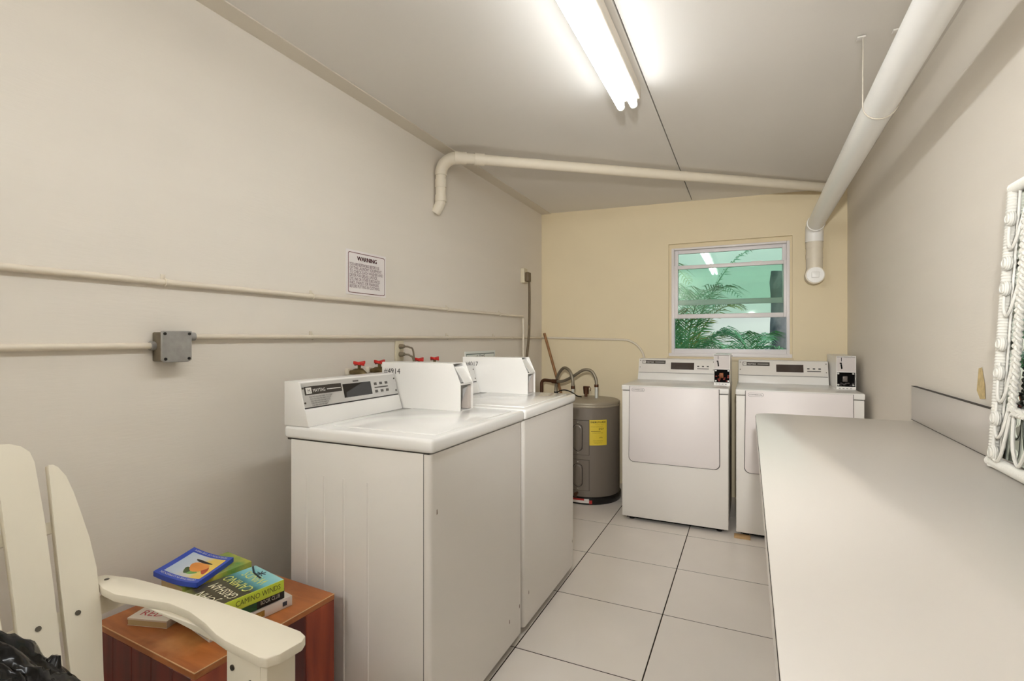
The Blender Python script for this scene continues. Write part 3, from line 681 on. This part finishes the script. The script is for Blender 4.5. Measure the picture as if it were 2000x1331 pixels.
# hoses and fittings on top
n1, n2 = Vector((-1.300, 3.985, .77)), Vector((-1.098, 3.965, .77))
obj('nipple', G().cyl(n1, n1 + Vector((0, 0, .075)), .013, 14), mat('nipple_white', (206, 206, 198), .35, metal=.3), wh)
obj('nipple', G().cyl(n2, n2 + Vector((0, 0, .10)), .014, 14), mat('nipple_white', (206, 206, 198)), wh)
g = G(); a = n1 + Vector((0, 0, .075)); b = n2 + Vector((0, 0, .10))
g.cyl(a, a + Vector((0, 0, .024)), .017, 12).cyl(b, b + Vector((0, 0, .02)), .018, 12)
obj('hose_nut', g, m_copper, wh)
h1 = bez([a + Vector((0, 0, .02)), a + Vector((-.004, 0, .08)), a + Vector((-.035, .02, .145)), a + Vector((-.10, .06, .165)), a + Vector((-.165, .10, .10)), a + Vector((-.19, .12, .0)), a + Vector((-.19, .12, -.05))], 10)
obj('hose', G().tube(h1, .0125, 12), m_steel, wh)
e1 = h1[-1]; obj('hose_nut', G().cyl(e1 + Vector((0, 0, .01)), e1 - Vector((0, 0, .035)), .018, 10), m_black, wh)
obj('supply_pipe', G().cyl(e1 - Vector((0, 0, .03)), (e1.x, e1.y, .3), .011, 12), m_copper, wh)
h2 = bez([b + Vector((0, 0, .015)), b + Vector((-.006, 0, .07)), b + Vector((-.045, .01, .125)), b + Vector((-.115, .02, .13)), b + Vector((-.21, .05, .075)), b + Vector((-.31, .09, .03)), b + Vector((-.40, .12, .022))], 10)
obj('hose', G().tube(h2, .0125, 12), m_steel, wh)
e2 = h2[-1]
pth = [e2 + Vector((.02, -.005, 0)), e2 + Vector((-.085, .03, .004))] + [e2 + Vector((-.10 - .03 * math.sin(t), .035, .004 - .03 * (1 - math.cos(t)))) for t in [i * math.pi / 12 for i in range(7)]] + [e2 + Vector((-.13, .035, -.5))]
obj('supply_pipe', G().tube(pth, .0145, 12), m_copper, wh)
obj('hose_nut', G().cyl(e2 + Vector((.03, -.008, 0)), e2 + Vector((-.02, .007, 0)), .0185, 12), m_copper, wh)
rv = Vector((-1.20, 4.02, .78))
g = G().cyl(rv, rv + Vector((0, 0, .03)), .012, 12).cyl(rv + Vector((0, 0, .025)), rv + Vector((0, 0, .078)), .020, 14, .024)
g.box(rv.x - .022, rv.x + .03, rv.y - .008, rv.y + .008, rv.z + .078, rv.z + .088, .002).tube([rv + Vector((.028, 0, .085)), rv + Vector((.04, 0, .07)), rv + Vector((.036, 0, .05))], .003, 6)
obj('relief_valve', g, m_copper, wh)
obj('wire', G().tube(bez([(-1.21, 3.93, .79), (-1.24, 3.9, .80), (-1.28, 3.88, .83), (-1.34, 3.87, .845), (-1.40, 3.88, .82), (-1.43, 3.9, .77)], 8), .005, 8), m_black, wh)
tag(recentre(obj('wooden_pole', G().tube([(-1.690, 4.342, 1.305), (-1.30, 4.345, 0.0)], .0125, 12), m_stick), (-1.30, 4.345, 0)), 'brown wooden pole leaning in the back corner behind the water heater', 'pole')

# ------------------------------------------------------------------ folding counter
ct = thing('folding_counter', 'long white laminate counter along the right wall', 'counter', (.35, .9, 0))
cx0, cx1, cy0, cy1 = .030, XR - .002, -1.2, 2.655
def counter_outline(o=0, r=.075, n=8):
    q = [(cx1, cy0), (cx1, cy1 - o)]
    q += [(cx0 + o + r - r * math.sin(R(90 * i / n)) , cy1 - o - r + r * math.cos(R(90 * i / n))) for i in range(n + 1)]
    q += [(cx0 + o, cy0)]; return q
obj('worktop', G().prism(counter_outline(), lambda p, q, a: (p, q, a), .905, .910, .0015, 2), m_counter, ct)
obj('edge_seam', G().prism(counter_outline(-.0008), lambda p, q, a: (p, q, a), .9035, .9052), m_seam, ct)
obj('edge_band', G().prism(counter_outline(.0005), lambda p, q, a: (p, q, a), .848, .9036), m_counter, ct)
obj('backsplash', G().box(.637, cx1, cy0, 2.715, .910, 1.054, .0015), m_counter, ct)
obj('splash_seam', G().box(.6362, .6372, cy0, 2.716, .9095, .9115).box(.6362, cx1, cy0, 2.716, 1.0535, 1.0548), m_seam, ct)
for y in (2.2, .6, -.9): obj('panel_leg', G().box(.20, .64, y, y + .025, 0, .85, .002), m_counter, ct)

# ------------------------------------------------------------------ wicker mirror
mr = thing('wicker_mirror', 'white wicker framed mirror standing on the counter against the wall', 'mirror', (.60, 1.79, .9142), local=True)
Lh, Wd = .745, .62; lean = math.atan2(.042, Lh)
mr.rotation_euler = (0, lean, 0)
# local: x towards wall, y = 0 at far post running to -Wd, z up
def wrapped(p, q, r, pitch=.008):
    p, q = Vector(p), Vector(q); L = (q - p).length; n = int(L / pitch) * 4; g = G()
    g.tube([p.lerp(q, i / n) for i in range(n + 1)], r, 12, True, [r * (1 + .075 * (math.sin(i * math.pi / 2 + .4))) for i in range(n + 1)]); return g
obj('post', wrapped((0, 0, 0), (0, 0, Lh), .0145), m_cane, mr)
obj('post', wrapped((0, -Wd, 0), (0, -Wd, Lh), .0145), m_cane, mr)
obj('rail', wrapped((0, .022, .012), (0, -Wd - .02, .012), .0145), m_cane, mr)
obj('rail', wrapped((0, .004, Lh), (0, -Wd, Lh), .0145), m_cane, mr)
obj('mirror_pane', G().box(.006, .010, -Wd + .015, -.015, .03, Lh - .015), m_mirror, mr)
def braid(p, q, r=.009):
    g = G(); p, q = Vector(p), Vector(q); n = 120; ax = (q - p).normalized(); sd = ax.cross(Vector((1, 0, 0))).normalized()
    for k in range(3):
        pts = []
        for i in range(n + 1):
            t = i / n * (q - p).length / .045 * 2 * math.pi + k * 2 * math.pi / 3
            pts.append(p.lerp(q, i / n) + sd * r * math.sin(t) + Vector((r * .5 * math.sin(2 * t) - .006, 0, 0)))
        g.tube(pts, .0045, 6)
    return g
for a, b in (((0, -.095, .16), (0, -.095, Lh - .09)), ((0, -Wd + .095, .16), (0, -Wd + .095, Lh - .09)), ((0, -.095, .16), (0, -Wd + .095, .16)), ((0, -.095, Lh - .09), (0, -Wd + .095, Lh - .09))):
    obj('braid', braid(a, b), m_cane, mr)
for y in (-.034, -Wd + .034): obj('cane_rod', G().tube([(0, y, .02), (0, y, Lh - .01)], .0035, 8), m_cane, mr)
for side in (0, 1):
    fy = (lambda y: y) if side == 0 else (lambda y: -Wd - y)
    for z in (.66, .543, .476, .33, .253, .132, .04):
        c = Vector((-.012, fy(-.026), z)); g = G()
        for j in range(5):
            t = (j - 2) * .0042; r_ = math.sqrt(max(.0148 ** 2 - (t * 1.4) ** 2, 1e-6))
            g.tube([(c.x + t * .9, c.y + r_ * math.cos(a), c.z + r_ * 1.15 * math.sin(a)) for a in [2 * math.pi * i / 16 for i in range(17)]], .0034, 6, False)
        g.sphere(c, .0135, (.8, 1, 1.12), 12, 8)
        obj('cane_rosette', g, m_cane, mr)
    for z, h in ((.58, .07), (.405, .07), (.18, .10), (.085, .09), (.022, .10)):
        pts = [(-.010, fy(-.016), z + h), (-.013, fy(-.026), z + .02), (-.013, fy(-.048), z), (-.012, fy(-.072), z + .03), (-.006, fy(-.088), z + h + .03)]
        obj('scroll_loop', G().tube(bez(pts, 8), .0040, 8), m_cane, mr)
pts_ = [(-.004, -.10, .155), (-.006, -.11, .08), (-.006, -.15, .035), (-.006, -.19, .03)]
for k in range(5):
    y = -.10 - k * .09
    obj('scroll_loop', G().tube(bez([(-.004, y, .155), (-.006, y - .012, .075), (-.006, y - .045, .032), (-.006, y - .078, .075), (-.004, y - .09, .155)], 8), .0045, 8), m_cane, mr)

# ------------------------------------------------------------------ wooden box with books
bxr = thing('wooden_box', 'reddish brown wooden box table between the chair and the nearer washer', 'box', (-1.4385, 1.0225, 0), rotz=R(-3.0), local=True)
hx, hy, hz, th = .238, .218, .450, .018
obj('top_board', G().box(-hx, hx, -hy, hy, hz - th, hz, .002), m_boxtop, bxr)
g = G()
nb = 4
for k in range(nb):
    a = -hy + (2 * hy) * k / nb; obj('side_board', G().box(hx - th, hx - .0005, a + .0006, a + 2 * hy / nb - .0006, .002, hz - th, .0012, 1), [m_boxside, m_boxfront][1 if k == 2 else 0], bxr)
for k in range(5):
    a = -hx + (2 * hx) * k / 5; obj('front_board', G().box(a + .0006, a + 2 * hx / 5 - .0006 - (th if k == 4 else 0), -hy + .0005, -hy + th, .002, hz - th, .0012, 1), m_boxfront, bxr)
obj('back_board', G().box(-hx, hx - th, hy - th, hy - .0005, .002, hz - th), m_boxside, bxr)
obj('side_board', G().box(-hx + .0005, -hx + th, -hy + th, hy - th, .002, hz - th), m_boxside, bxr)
g = G().box(-hx - .0004, hx + .0006, -hy - .0006, -hy + .0012, hz - .0016, hz + .0005).box(hx - .0012, hx + .0006, -hy, hy, hz - .0016, hz + .0005)
obj('worn_edge', g, m_edge, bxr)

def book(name, label, corner, ang, L, D, th, z, cover, spine, pages=True, cat='book', grp='books on the wooden box', soft=False):
    """local: spine runs along +y from 0 to L at x=0; fore-edge at x=-D. corner = world xy of the near spine end"""
    r = thing(name, label, cat, (corner[0], corner[1], z), grp, R(ang), local=True)
    ct_ = .0012 if soft else .0028; ov = 0 if soft else .003
    obj('pages', G().box(-D + ov + .001, -ct_, ov, L - ov, ct_, th - ct_, .0005, 1), m_page, r)
    g = G().box(-D, 0, 0, L, 0, ct_, .0006, 1).box(-D, 0, 0, L, th - ct_, th, .0006, 1)
    cv_ = obj('cover', g, cover, r)
    sp = obj('spine', G().box(-ct_ - .0005, .0012, 0, L, .0003, th - .0003, .001, 2), spine, r)
    return r, cv_, sp
m_winds = bpy.data.materials.new('winds_cover'); m_winds.use_nodes = True
def ramp_cover(m, stops, rot, scale, noise=.25, nscale=14):
    t = m.node_tree; b = t.nodes['Principled BSDF']; tc = t.nodes.new('ShaderNodeTexCoord'); sx = t.nodes.new('ShaderNodeSeparateXYZ')
    t.links.new(tc.outputs['Object'], sx.inputs[0])
    n = t.nodes.new('ShaderNodeTexNoise'); n.inputs['Scale'].default_value = nscale; n.inputs['Detail'].default_value = 5; t.links.new(tc.outputs['Object'], n.inputs['Vector'])
    m1 = t.nodes.new('ShaderNodeMath'); m1.operation = 'MULTIPLY_ADD'; t.links.new(sx.outputs[rot], m1.inputs[0]); m1.inputs[1].default_value = scale; m1.inputs[2].default_value = -noise / 2
    m2 = t.nodes.new('ShaderNodeMath'); m2.operation = 'MULTIPLY_ADD'; t.links.new(n.outputs[0], m2.inputs[0]); m2.inputs[1].default_value = noise; t.links.new(m1.outputs[0], m2.inputs[2])
    r = t.nodes.new('ShaderNodeValToRGB'); e = r.color_ramp.elements
    while len(e) < len(stops): e.new(.5)
    for k, (p, c) in enumerate(stops): e[k].position = p; e[k].color = (*lin(c), 1)
    t.links.new(m2.outputs[0], r.inputs[0]); t.links.new(r.outputs[0], b.inputs['Base Color']); b.inputs['Roughness'].default_value = .25
# cover: olive-yellow fringe at the head, dark olive middle, blue sky at the foot
ramp_cover(m_winds, [(0, (196, 206, 96)), (.16, (120, 120, 50)), (.24, (70, 62, 36)), (.56, (66, 64, 40)), (.66, (52, 110, 112)), (.78, (108, 180, 190)), (1, (150, 204, 206))], 1, 1 / .235, .22, 20)
m_lime = mat('lime_spine', (198, 214, 62), .35, var=.12, vscale=20)
m_wb = mat('white_cover', (222, 214, 206), .4, var=.05, vscale=12)
m_green = mat('green_cover', (44, 140, 78), .35, var=.5, vscale=30, col2=(30, 64, 48))
m_mar = mat('maroon_cover', (86, 30, 34), .4)
m_ygreen = mat('yellow_green_cover', (214, 200, 84), .35, var=.4, vscale=18, col2=(70, 140, 70))
m_bluec = mat('blue_cover', (48, 78, 184), .3)
zb = hz + .0006
A = -10.5
r, c, s = book('book', 'white hardcover book at the bottom of the stack beside the washer', (-1.2975, .888), A, .236, .157, .030, zb, m_wb, m_wb)
obj('spine_panel', G().box(.0012, .0018, .065, .150, .006, .023), mat('gold_panel', (150, 116, 50), .4), s)
g = text(G(), 'HARDCOVER' if False else 'DECEPTION', .013, (.0019, .070, .010), (0, 1, 0), (0, 0, 1)); obj('lettering', g, mat('gold_ink', (206, 178, 104), .4), s)
obj('emblem', G().box(.0012, .0018, .205, .219, .008, .021, .0002, 1), mat('emblem_dark', (60, 66, 76), .4), s)
zb2 = zb + .0305
r, c, s = book('book', 'green book with a black spine end, in the middle of the stack', (-1.3045, .868), A, .234, .158, .030, zb2, m_green, m_green)
obj('spine_panel', G().box(.0012, .0017, .150, .232, .001, .029), m_black, s)
obj('lettering', text(G(), 'BOOK CLUB', .017, (.0019, .160, .009), (0, 1, 0), (0, 0, 1), sx=.62), m_letter, s)
zb3 = zb2 + .0305
r, c, s = book('book', 'thick hardcover with a lime spine and blue sky cover, topmost of the stack', (-1.2905, .852), A, .236, .160, .034, zb3, m_winds, m_lime)
ty = lambda y: (0, 0, 0)
obj('spine_lettering', text(G(), 'CAMINO WINDS', .022, (.0015, .095, .011), (0, 1, 0), (0, 0, 1), sx=.78), mat('olive_ink', (84, 86, 24), .5), s)
g = G()
for k in range(26):
    a_ = rr.random() * 6.28; l = .010 + rr.random() * .018; q0 = (.0014, .055, .016)
    dy, dz = math.cos(a_) * l, math.sin(a_) * l
    p1 = (max(.0014, .0014), q0[1] + dy, min(max(q0[2] + dz, .001), .033))
    g.raw([(q0[0], q0[1] - dz * .08, q0[2] + dy * .08), (q0[0], q0[1] + dz * .08, q0[2] - dy * .08), p1], [(0, 1, 2)])
obj('palm_motif', g, mat('navy_ink', (26, 42, 52), .5), s)
# title lettering : reads from the spine to the fore edge, head of the book at -y
g = text(G(), 'CAMINO', .044, (-.014, .158, .0345), (-1, 0, 0), (0, -1, 0), sx=.78); text(g, 'WINDS', .044, (-.020, .205, .0345), (-1, 0, 0), (0, -1, 0), sx=.78)
obj('lettering', g, mat('lime_ink', (206, 214, 110), .45), c)
g = text(G(), 'JOHN', .042, (-.03, .066, .0345), (-1, 0, 0), (0, -1, 0), sx=.8); text(g, 'GRISHAM', .042, (-.008, .112, .0345), (-1, 0, 0), (0, -1, 0), sx=.72)
obj('lettering', g, mat('cream_ink', (226, 220, 190), .45), c)
g = G()
for k in range(7):
    g.tube([(-.09, .215, .0342), (-.09 - .018 * math.cos(k * .9), .215 + .014 * math.sin(k * .9), .0343)], .0014, 5)
g.tube([(-.155, .225, .0342), (-.11, .205, .0343), (-.06, .198, .0343)], .003, 5)
obj('palm_motif', g, mat('navy_ink', (26, 42, 52)), c)
# two books under the blue one
book('book', 'dark maroon book under the yellow and green book, against the wall', (-1.478, .962), -2, .165, .128, .050, zb, m_mar, m_mar)
book('book', 'yellow and green book lying under the blue paperback', (-1.468, .925), -7, .205, .135, .0445, zb + .0505, m_ygreen, m_ygreen)
# blue paperback with a curled cover
bl = thing('book', 'blue bordered paperback with curled corners, lying on top of the other books', 'book', (-1.427, .940, zb + .0955), 'books on the wooden box', R(21), local=True)
BL, BD, BT = .169, .130, .014
def curl(x, y): # height of the sheet : edges along y lift
    u = (y / BL - .5) * 2; v = -x / BD
    return .029 * v * v + .0015 * u * u + .0003
def sheet(h0, h1, x0, x1, y0, y1, nx=8, ny=14):
    g = G(); top = {}; bot = {}
    for i in range(nx + 1):
        for j in range(ny + 1):
            x, y = x0 + (x1 - x0) * i / nx, y0 + (y1 - y0) * j / ny
            top[i, j] = g.bm.verts.new((x, y, curl(x, y) + h1)); bot[i, j] = g.bm.verts.new((x, y, curl(x, y) * (1 if h0 > 0 else 1) + h0))
    for i in range(nx):
        for j in range(ny):
            g.bm.faces.new([top[i, j], top[i + 1, j], top[i + 1, j + 1], top[i, j + 1]]); g.bm.faces.new([bot[i, j], bot[i, j + 1], bot[i + 1, j + 1], bot[i + 1, j]])
    for i in range(nx): g.bm.faces.new([top[i, 0], bot[i, 0], bot[i + 1, 0], top[i + 1, 0]]); g.bm.faces.new([top[i, ny], top[i + 1, ny], bot[i + 1, ny], bot[i, ny]])
    for j in range(ny): g.bm.faces.new([top[0, j], top[0, j + 1], bot[0, j + 1], bot[0, j]]); g.bm.faces.new([top[nx, j], bot[nx, j], bot[nx, j + 1], top[nx, j + 1]])
    return g
obj('pages', sheet(.001, BT - .001, -BD + .004, -.002, .006, BL - .006), m_page, bl)
cvb = obj('cover', sheet(BT - .001, BT, -BD, 0, 0, BL), m_bluec, bl)
obj('cover', sheet(0, .001, -BD, 0, 0, BL), m_bluec, bl)
obj('spine', sheet(0, BT, -.002, .0012, 0, BL, 1), m_bluec, bl)
obj('cover_flap', sheet(0, BT, -BD, 0, -.0012, .0005, 10, 1), m_bluec, bl)
m_art = bpy.data.materials.new('painted_cover_art'); m_art.use_nodes = True
ramp_cover(m_art, [(0, (170, 190, 214)), (.42, (196, 206, 216)), (.62, (206, 204, 196)), (.78, (226, 200, 110)), (1, (236, 196, 84))], 0, 1 / .130, .45, 22)
_t = m_art.node_tree.nodes
for n_ in _t:
    if n_.type == 'MATH' and n_.inputs[1].default_value > 2: n_.inputs[2].default_value = .85
obj('cover_art', sheet(BT, BT + .0004, -BD + .014, -.009, .022, BL - .022), m_art, cvb)
def blob(cx, cy, rx, ry, h, rot=0, n=20, wob=.1):
    g = G(); vs = []
    for k in range(n):
        t = 2 * math.pi * k / n; q = 1 + wob * math.sin(3 * t + 1); x, y = rx * q * math.cos(t), ry * q * math.sin(t)
        x, y = cx + x * math.cos(rot) - y * math.sin(rot), cy + x * math.sin(rot) + y * math.cos(rot); vs.append((x, y, curl(x, y) + BT + h))
    x, y = cx, cy; vs.append((x, y, curl(x, y) + BT + h)); g.raw(vs, [(k, (k + 1) % n, n) for k in range(n)]); return g
obj('painted_shape', blob(-.055, .085, .026, .027, .0008, .3), mat('orange_paint', (232, 150, 70), .4, var=.15, vscale=40), cvb)
obj('painted_shape', blob(-.032, .078, .010, .030, .0007, .5), mat('russet_paint', (176, 74, 44), .4), cvb)
obj('painted_shape', blob(-.060, .116, .028, .006, .0007, -.15), mat('dark_paint', (50, 46, 46), .4), cvb)
obj('painted_shape', blob(-.072, .058, .009, .018, .0007, .3), mat('olive_paint', (74, 92, 50), .4), cvb)
obj('painted_shape', blob(-.055, .05, .015, .009, .0006, .3), mat('green_paint', (120, 170, 90), .4), cvb)
def bt(g, s, size, x, y, flipv, al='CENTER', sx=1):
    k = -1 if flipv else 1
    return text(g, s, size, None, (1, 0, 0), (0, 1, 0), align=al, warp=lambda u, v: Vector((x + k * u * sx, y + k * v, curl(x + k * u * sx, y + k * v) + BT + .0007)))
g = bt(G(), 'DETECTIVE IN LUMISDON', .0125, -.066, .0165, True, sx=.72); bt(g, 'REVELATION OF THE FARM', .0125, -.066, BL - .006, True, sx=.68)
obj('lettering', g, m_letter, cvb)
# small paperback
r, c, s = book('book', 'small cream paperback with red lettering, lying at the front of the box top', (-1.4665, .8835), 16.5 - 90 + 0, .0, .0, .0, zb, m_wb, m_wb) if False else (None, None, None)
sb = thing('book', 'small cream paperback with red lettering, lying alone at the front of the box', 'book', (-1.588, .846, zb), 'books on the wooden box', R(16.5), local=True)
obj('pages', G().box(.001, .124, .0006, .108, .001, .016, .0004, 1), m_page, sb)
cs = obj('cover', G().box(0, .1255, 0, .11, 0, .001).box(0, .1255, 0, .11, .016, .0205).box(.1243, .1255, 0, .11, .001, .016), mat('cream_cover', (228, 216, 200), .4), sb)
g = text(G(), 'ROS', .040, (.118, .030, .0207), (-1, 0, 0), (0, -1, 0), off=.0003, sx=1.2)
g = text(G(), 'RED', .036, (.018, .018, .0207), (1, 0, .0), (0, 1, 0), off=.0003, sx=1.1)
obj('lettering', g, mat('red_ink', (190, 50, 56), .5), cs)
obj('lettering', text(G(), 'A NOVEL', .014, (.022, .058, .0207), (1, 0, 0), (0, 1, 0), off=.0003), mat('dark_lettering', (45, 40, 40)), cs)

# ------------------------------------------------------------------ garden chair
ch = thing('garden_chair', 'cream painted slatted wooden garden chair with wide flat arms', 'chair', (-1.15, .49, 0))
arm = [(-1.514, .736), (-1.504, .751), (-1.423, .77), (-1.353, .775), (-1.28, .778), (-1.214, .781), (-1.119, .785), (-1.019, .784), (-.926, .781), (-.846, .777), (-.823, .769), (-.814, .752), (-.820, .704), (-.832, .683), (-.848, .679), (-.923, .685), (-.956, .688), (-.995, .695), (-1.054, .712), (-1.133, .728), (-1.211, .731), (-1.282, .717), (-1.371, .702), (-1.427, .706), (-1.484, .720), (-1.507, .727)]
CY = .49
for k, side in enumerate((1, -1)):
    poly = arm if side > 0 else [(x, 2 * CY - y) for x, y in arm]
    a_ = obj('arm', G().prism(poly, lambda p, q, a: (p, q, a), .630, .650, .003, 2), m_chair, ch)
    my = lambda y: y if side > 0 else 2 * CY - y
    obj('screw', G().lathe([(0, .6512), (.005, .651), (.0065, .6495)], (-1.471, my(.737), 0), 12), m_screw, a_)
    # front leg: side board and front board
    lo, hi = sorted((my(.690), my(.709)))
    obj('leg', G().box(-.955, -.858, lo, hi, 0, .630, .002), m_chair, ch)
    lo, hi = sorted((my(.689), my(.757)))
    obj('leg_front_board', G().box(-.857, -.838, lo, hi, 0, .630, .002), m_chair, ch)
    g = G(); yy = my(.690); s_ = -1 if side > 0 else 1
    for x, z in ((-.937, .600), (-.885, .583)): g.tube([(x, yy, z), (x, yy + s_ * .002, z)], .006, 10)
    obj('screw', g, m_screw, ch)
    # bracket under the arm
    br = [(-.957, .630), (-1.33, .630), (-1.30, .610), (-1.20, .592), (-1.06, .560), (-.957, .545)]
    lo, hi = sorted((my(.722), my(.741)))
    obj('arm_bracket', G().prism([(-1.33, .630), (-.957, .630), (-.957, .600), (-1.03, .606), (-1.10, .613), (-1.176, .620), (-1.25, .6245)], lambda p, q, a: (p, a, q), lo, hi, .002, 1), m_chair, ch)
    # side rail, sloping down to the rear foot
    lo, hi = sorted((my(.668), my(.688)))
    obj('side_rail', G().prism([(-.85, .40), (-.85, .29), (-1.60, .0), (-1.66, .0), (-1.62, .06), (-1.35, .25)], lambda p, q, a: (p, a, q), lo, hi, .002, 1), m_chair, ch)
# back slats, tilted back
def BP(y, z, off=0): # point on the back plane ; off towards the sitter
    n = Vector((1, 0, .42)).normalized(); return Vector((-1.450 - .42 * (z - .65), y, z)) + n * off
def slat(left, right):
    pts = left + right[::-1]
    g = G(); b = g.bm
    f = [b.verts.new(BP(y, z, 0)) for y, z in pts]; k = [b.verts.new(BP(y, z, -.018)) for y, z in pts]
    b.faces.new(f); b.faces.new(k[::-1])
    for i in range(len(pts)): b.faces.new([f[i], k[i], k[(i + 1) % len(pts)], f[(i + 1) % len(pts)]])
    return g
sR_l = [(.607, .28), (.6235, .49), (.640, .70), (.662, .945)]
sR_r = [(.655, .28), (.682, .47), (.703, .59), (.713, .69), (.712, .76), (.706, .82), (.700, .872), (.692, .912), (.680, .936), (.671, .944)]
s2_l = [(.524, .28), (.545, .52), (.556, .70), (.565, .90), (.569, 1.010)]
s2_r = [(.592, .28), (.6125, .51), (.625, .68), (.634, .83), (.637, .958), (.632, .982), (.618, .998), (.598, 1.007)]
mir = lambda L: [(2 * CY - y, z) for y, z in L]
c_l = [(.458, .28), (.452, .60), (.449, 1.0), (.458, 1.022), (.475, 1.030)]
c_r = [(.522, .28), (.528, .60), (.531, 1.0), (.522, 1.022), (.505, 1.030)]
for L_, R_ in ((sR_l, sR_r), (s2_l, s2_r), (c_l, c_r), (mir(s2_l), mir(s2_r)), (mir(sR_l), mir(sR_r))):
    o = obj('back_slat', slat(L_, R_), m_chair, ch, ang=50)
    yc_ = (L_[1][0] + R_[1][0]) / 2 if L_ is not c_l else CY
    c = BP(yc_ + .006, .612, 0); obj('screw', G().tube([c, c + Vector((1, 0, .42)).normalized() * .0018], .0058, 10), m_screw, o)
def back_rail(z0, z1, y0, y1):
    g = G(); vs = [BP(y, z, o) for o in (-.0185, -.038) for y, z in ((y0, z0), (y1, z0), (y1, z1), (y0, z1))]
    return g.raw([tuple(v) for v in vs], [(0, 1, 2, 3), (7, 6, 5, 4), (0, 4, 5, 1), (1, 5, 6, 2), (2, 6, 7, 3), (3, 7, 4, 0)])
obj('back_rail', back_rail(.795, .82, .31, .67), m_chair, ch)
obj('back_rail', back_rail(.588, .628, .215, .765), m_chair, ch)
obj('back_rail', back_rail(.29, .35, .30, .68), m_chair, ch)
for k in range(7):
    t = k / 6; x = -.87 - t * .42; z = .405 - t * .155
    obj('seat_slat', G().box(-.03, .03, .295, .685, 0, .018, .002, M=Matrix.Translation((x, 0, z)) @ Matrix.Rotation(R(-20), 4, 'Y')), m_chair, ch)

# ------------------------------------------------------------------ black plastic bag on the seat
g = G(); b = bmesh.new(); bmesh.ops.create_icosphere(b, subdivisions=6, radius=1)
from mathutils import noise as MN
for v in b.verts:
    p = v.co.copy(); ang = math.atan2(p.y, p.x)
    k = 1 + .10 * MN.noise(p * 1.6) + .05 * MN.noise(p * 4)
    cr = abs(math.sin(ang * 11 + 4.0 * MN.noise(p * 2.2) + p.z * 2.2)); k += .045 * (cr ** .5 - .6) * (1 - max(0, -p.z) ** 2); cr = abs(math.sin(ang * 23 + 6 * MN.noise(p * 3.1) - p.z * 3)); k += .022 * (cr ** .6 - .6)
    k += .05 * max(0, 1 - 3.2 * abs(MN.noise(p * 3.4))) ** 2; k += .02 * MN.noise(Vector((p.x * 12, p.y * 12, p.z * 4)))
    q = p * k; zz = q.z
    z = .525 + (zz * .325 if zz > 0 else zz * .175)
    taper = 1 - .45 * max(0, zz) ** 1.3
    v.co = Vector((-1.13 + q.x * .185 * taper, .30 + q.y * .235 * taper, z))
bg_ = thing('plastic_bag', 'full black plastic bag lying on the seat of the cream chair', 'bag', (-1.13, .30, .35))
obj('bag_body', G()._add(b), m_bag, bg_, ang=80)
g = G(); b = bmesh.new(); bmesh.ops.create_cone(b, cap_ends=True, segments=28, radius1=.052, radius2=.006, depth=.10)
bmesh.ops.subdivide_edges(b, edges=b.edges[:], cuts=3, use_grid_fill=True)
for v in b.verts:
    an = math.atan2(v.co.y, v.co.x); f = 1 + .22 * math.sin(an * 5 + v.co.z * 30) + .1 * math.sin(an * 11)
    v.co = Vector((v.co.x * f * .8, v.co.y * f, v.co.z))
bmesh.ops.transform(b, matrix=Matrix.Translation((-1.12, .458, .65)) @ Matrix.Rotation(R(-28), 4, 'X'), verts=b.verts[:])
obj('bag_knot', G()._add(b), m_bag, bg_, ang=80)
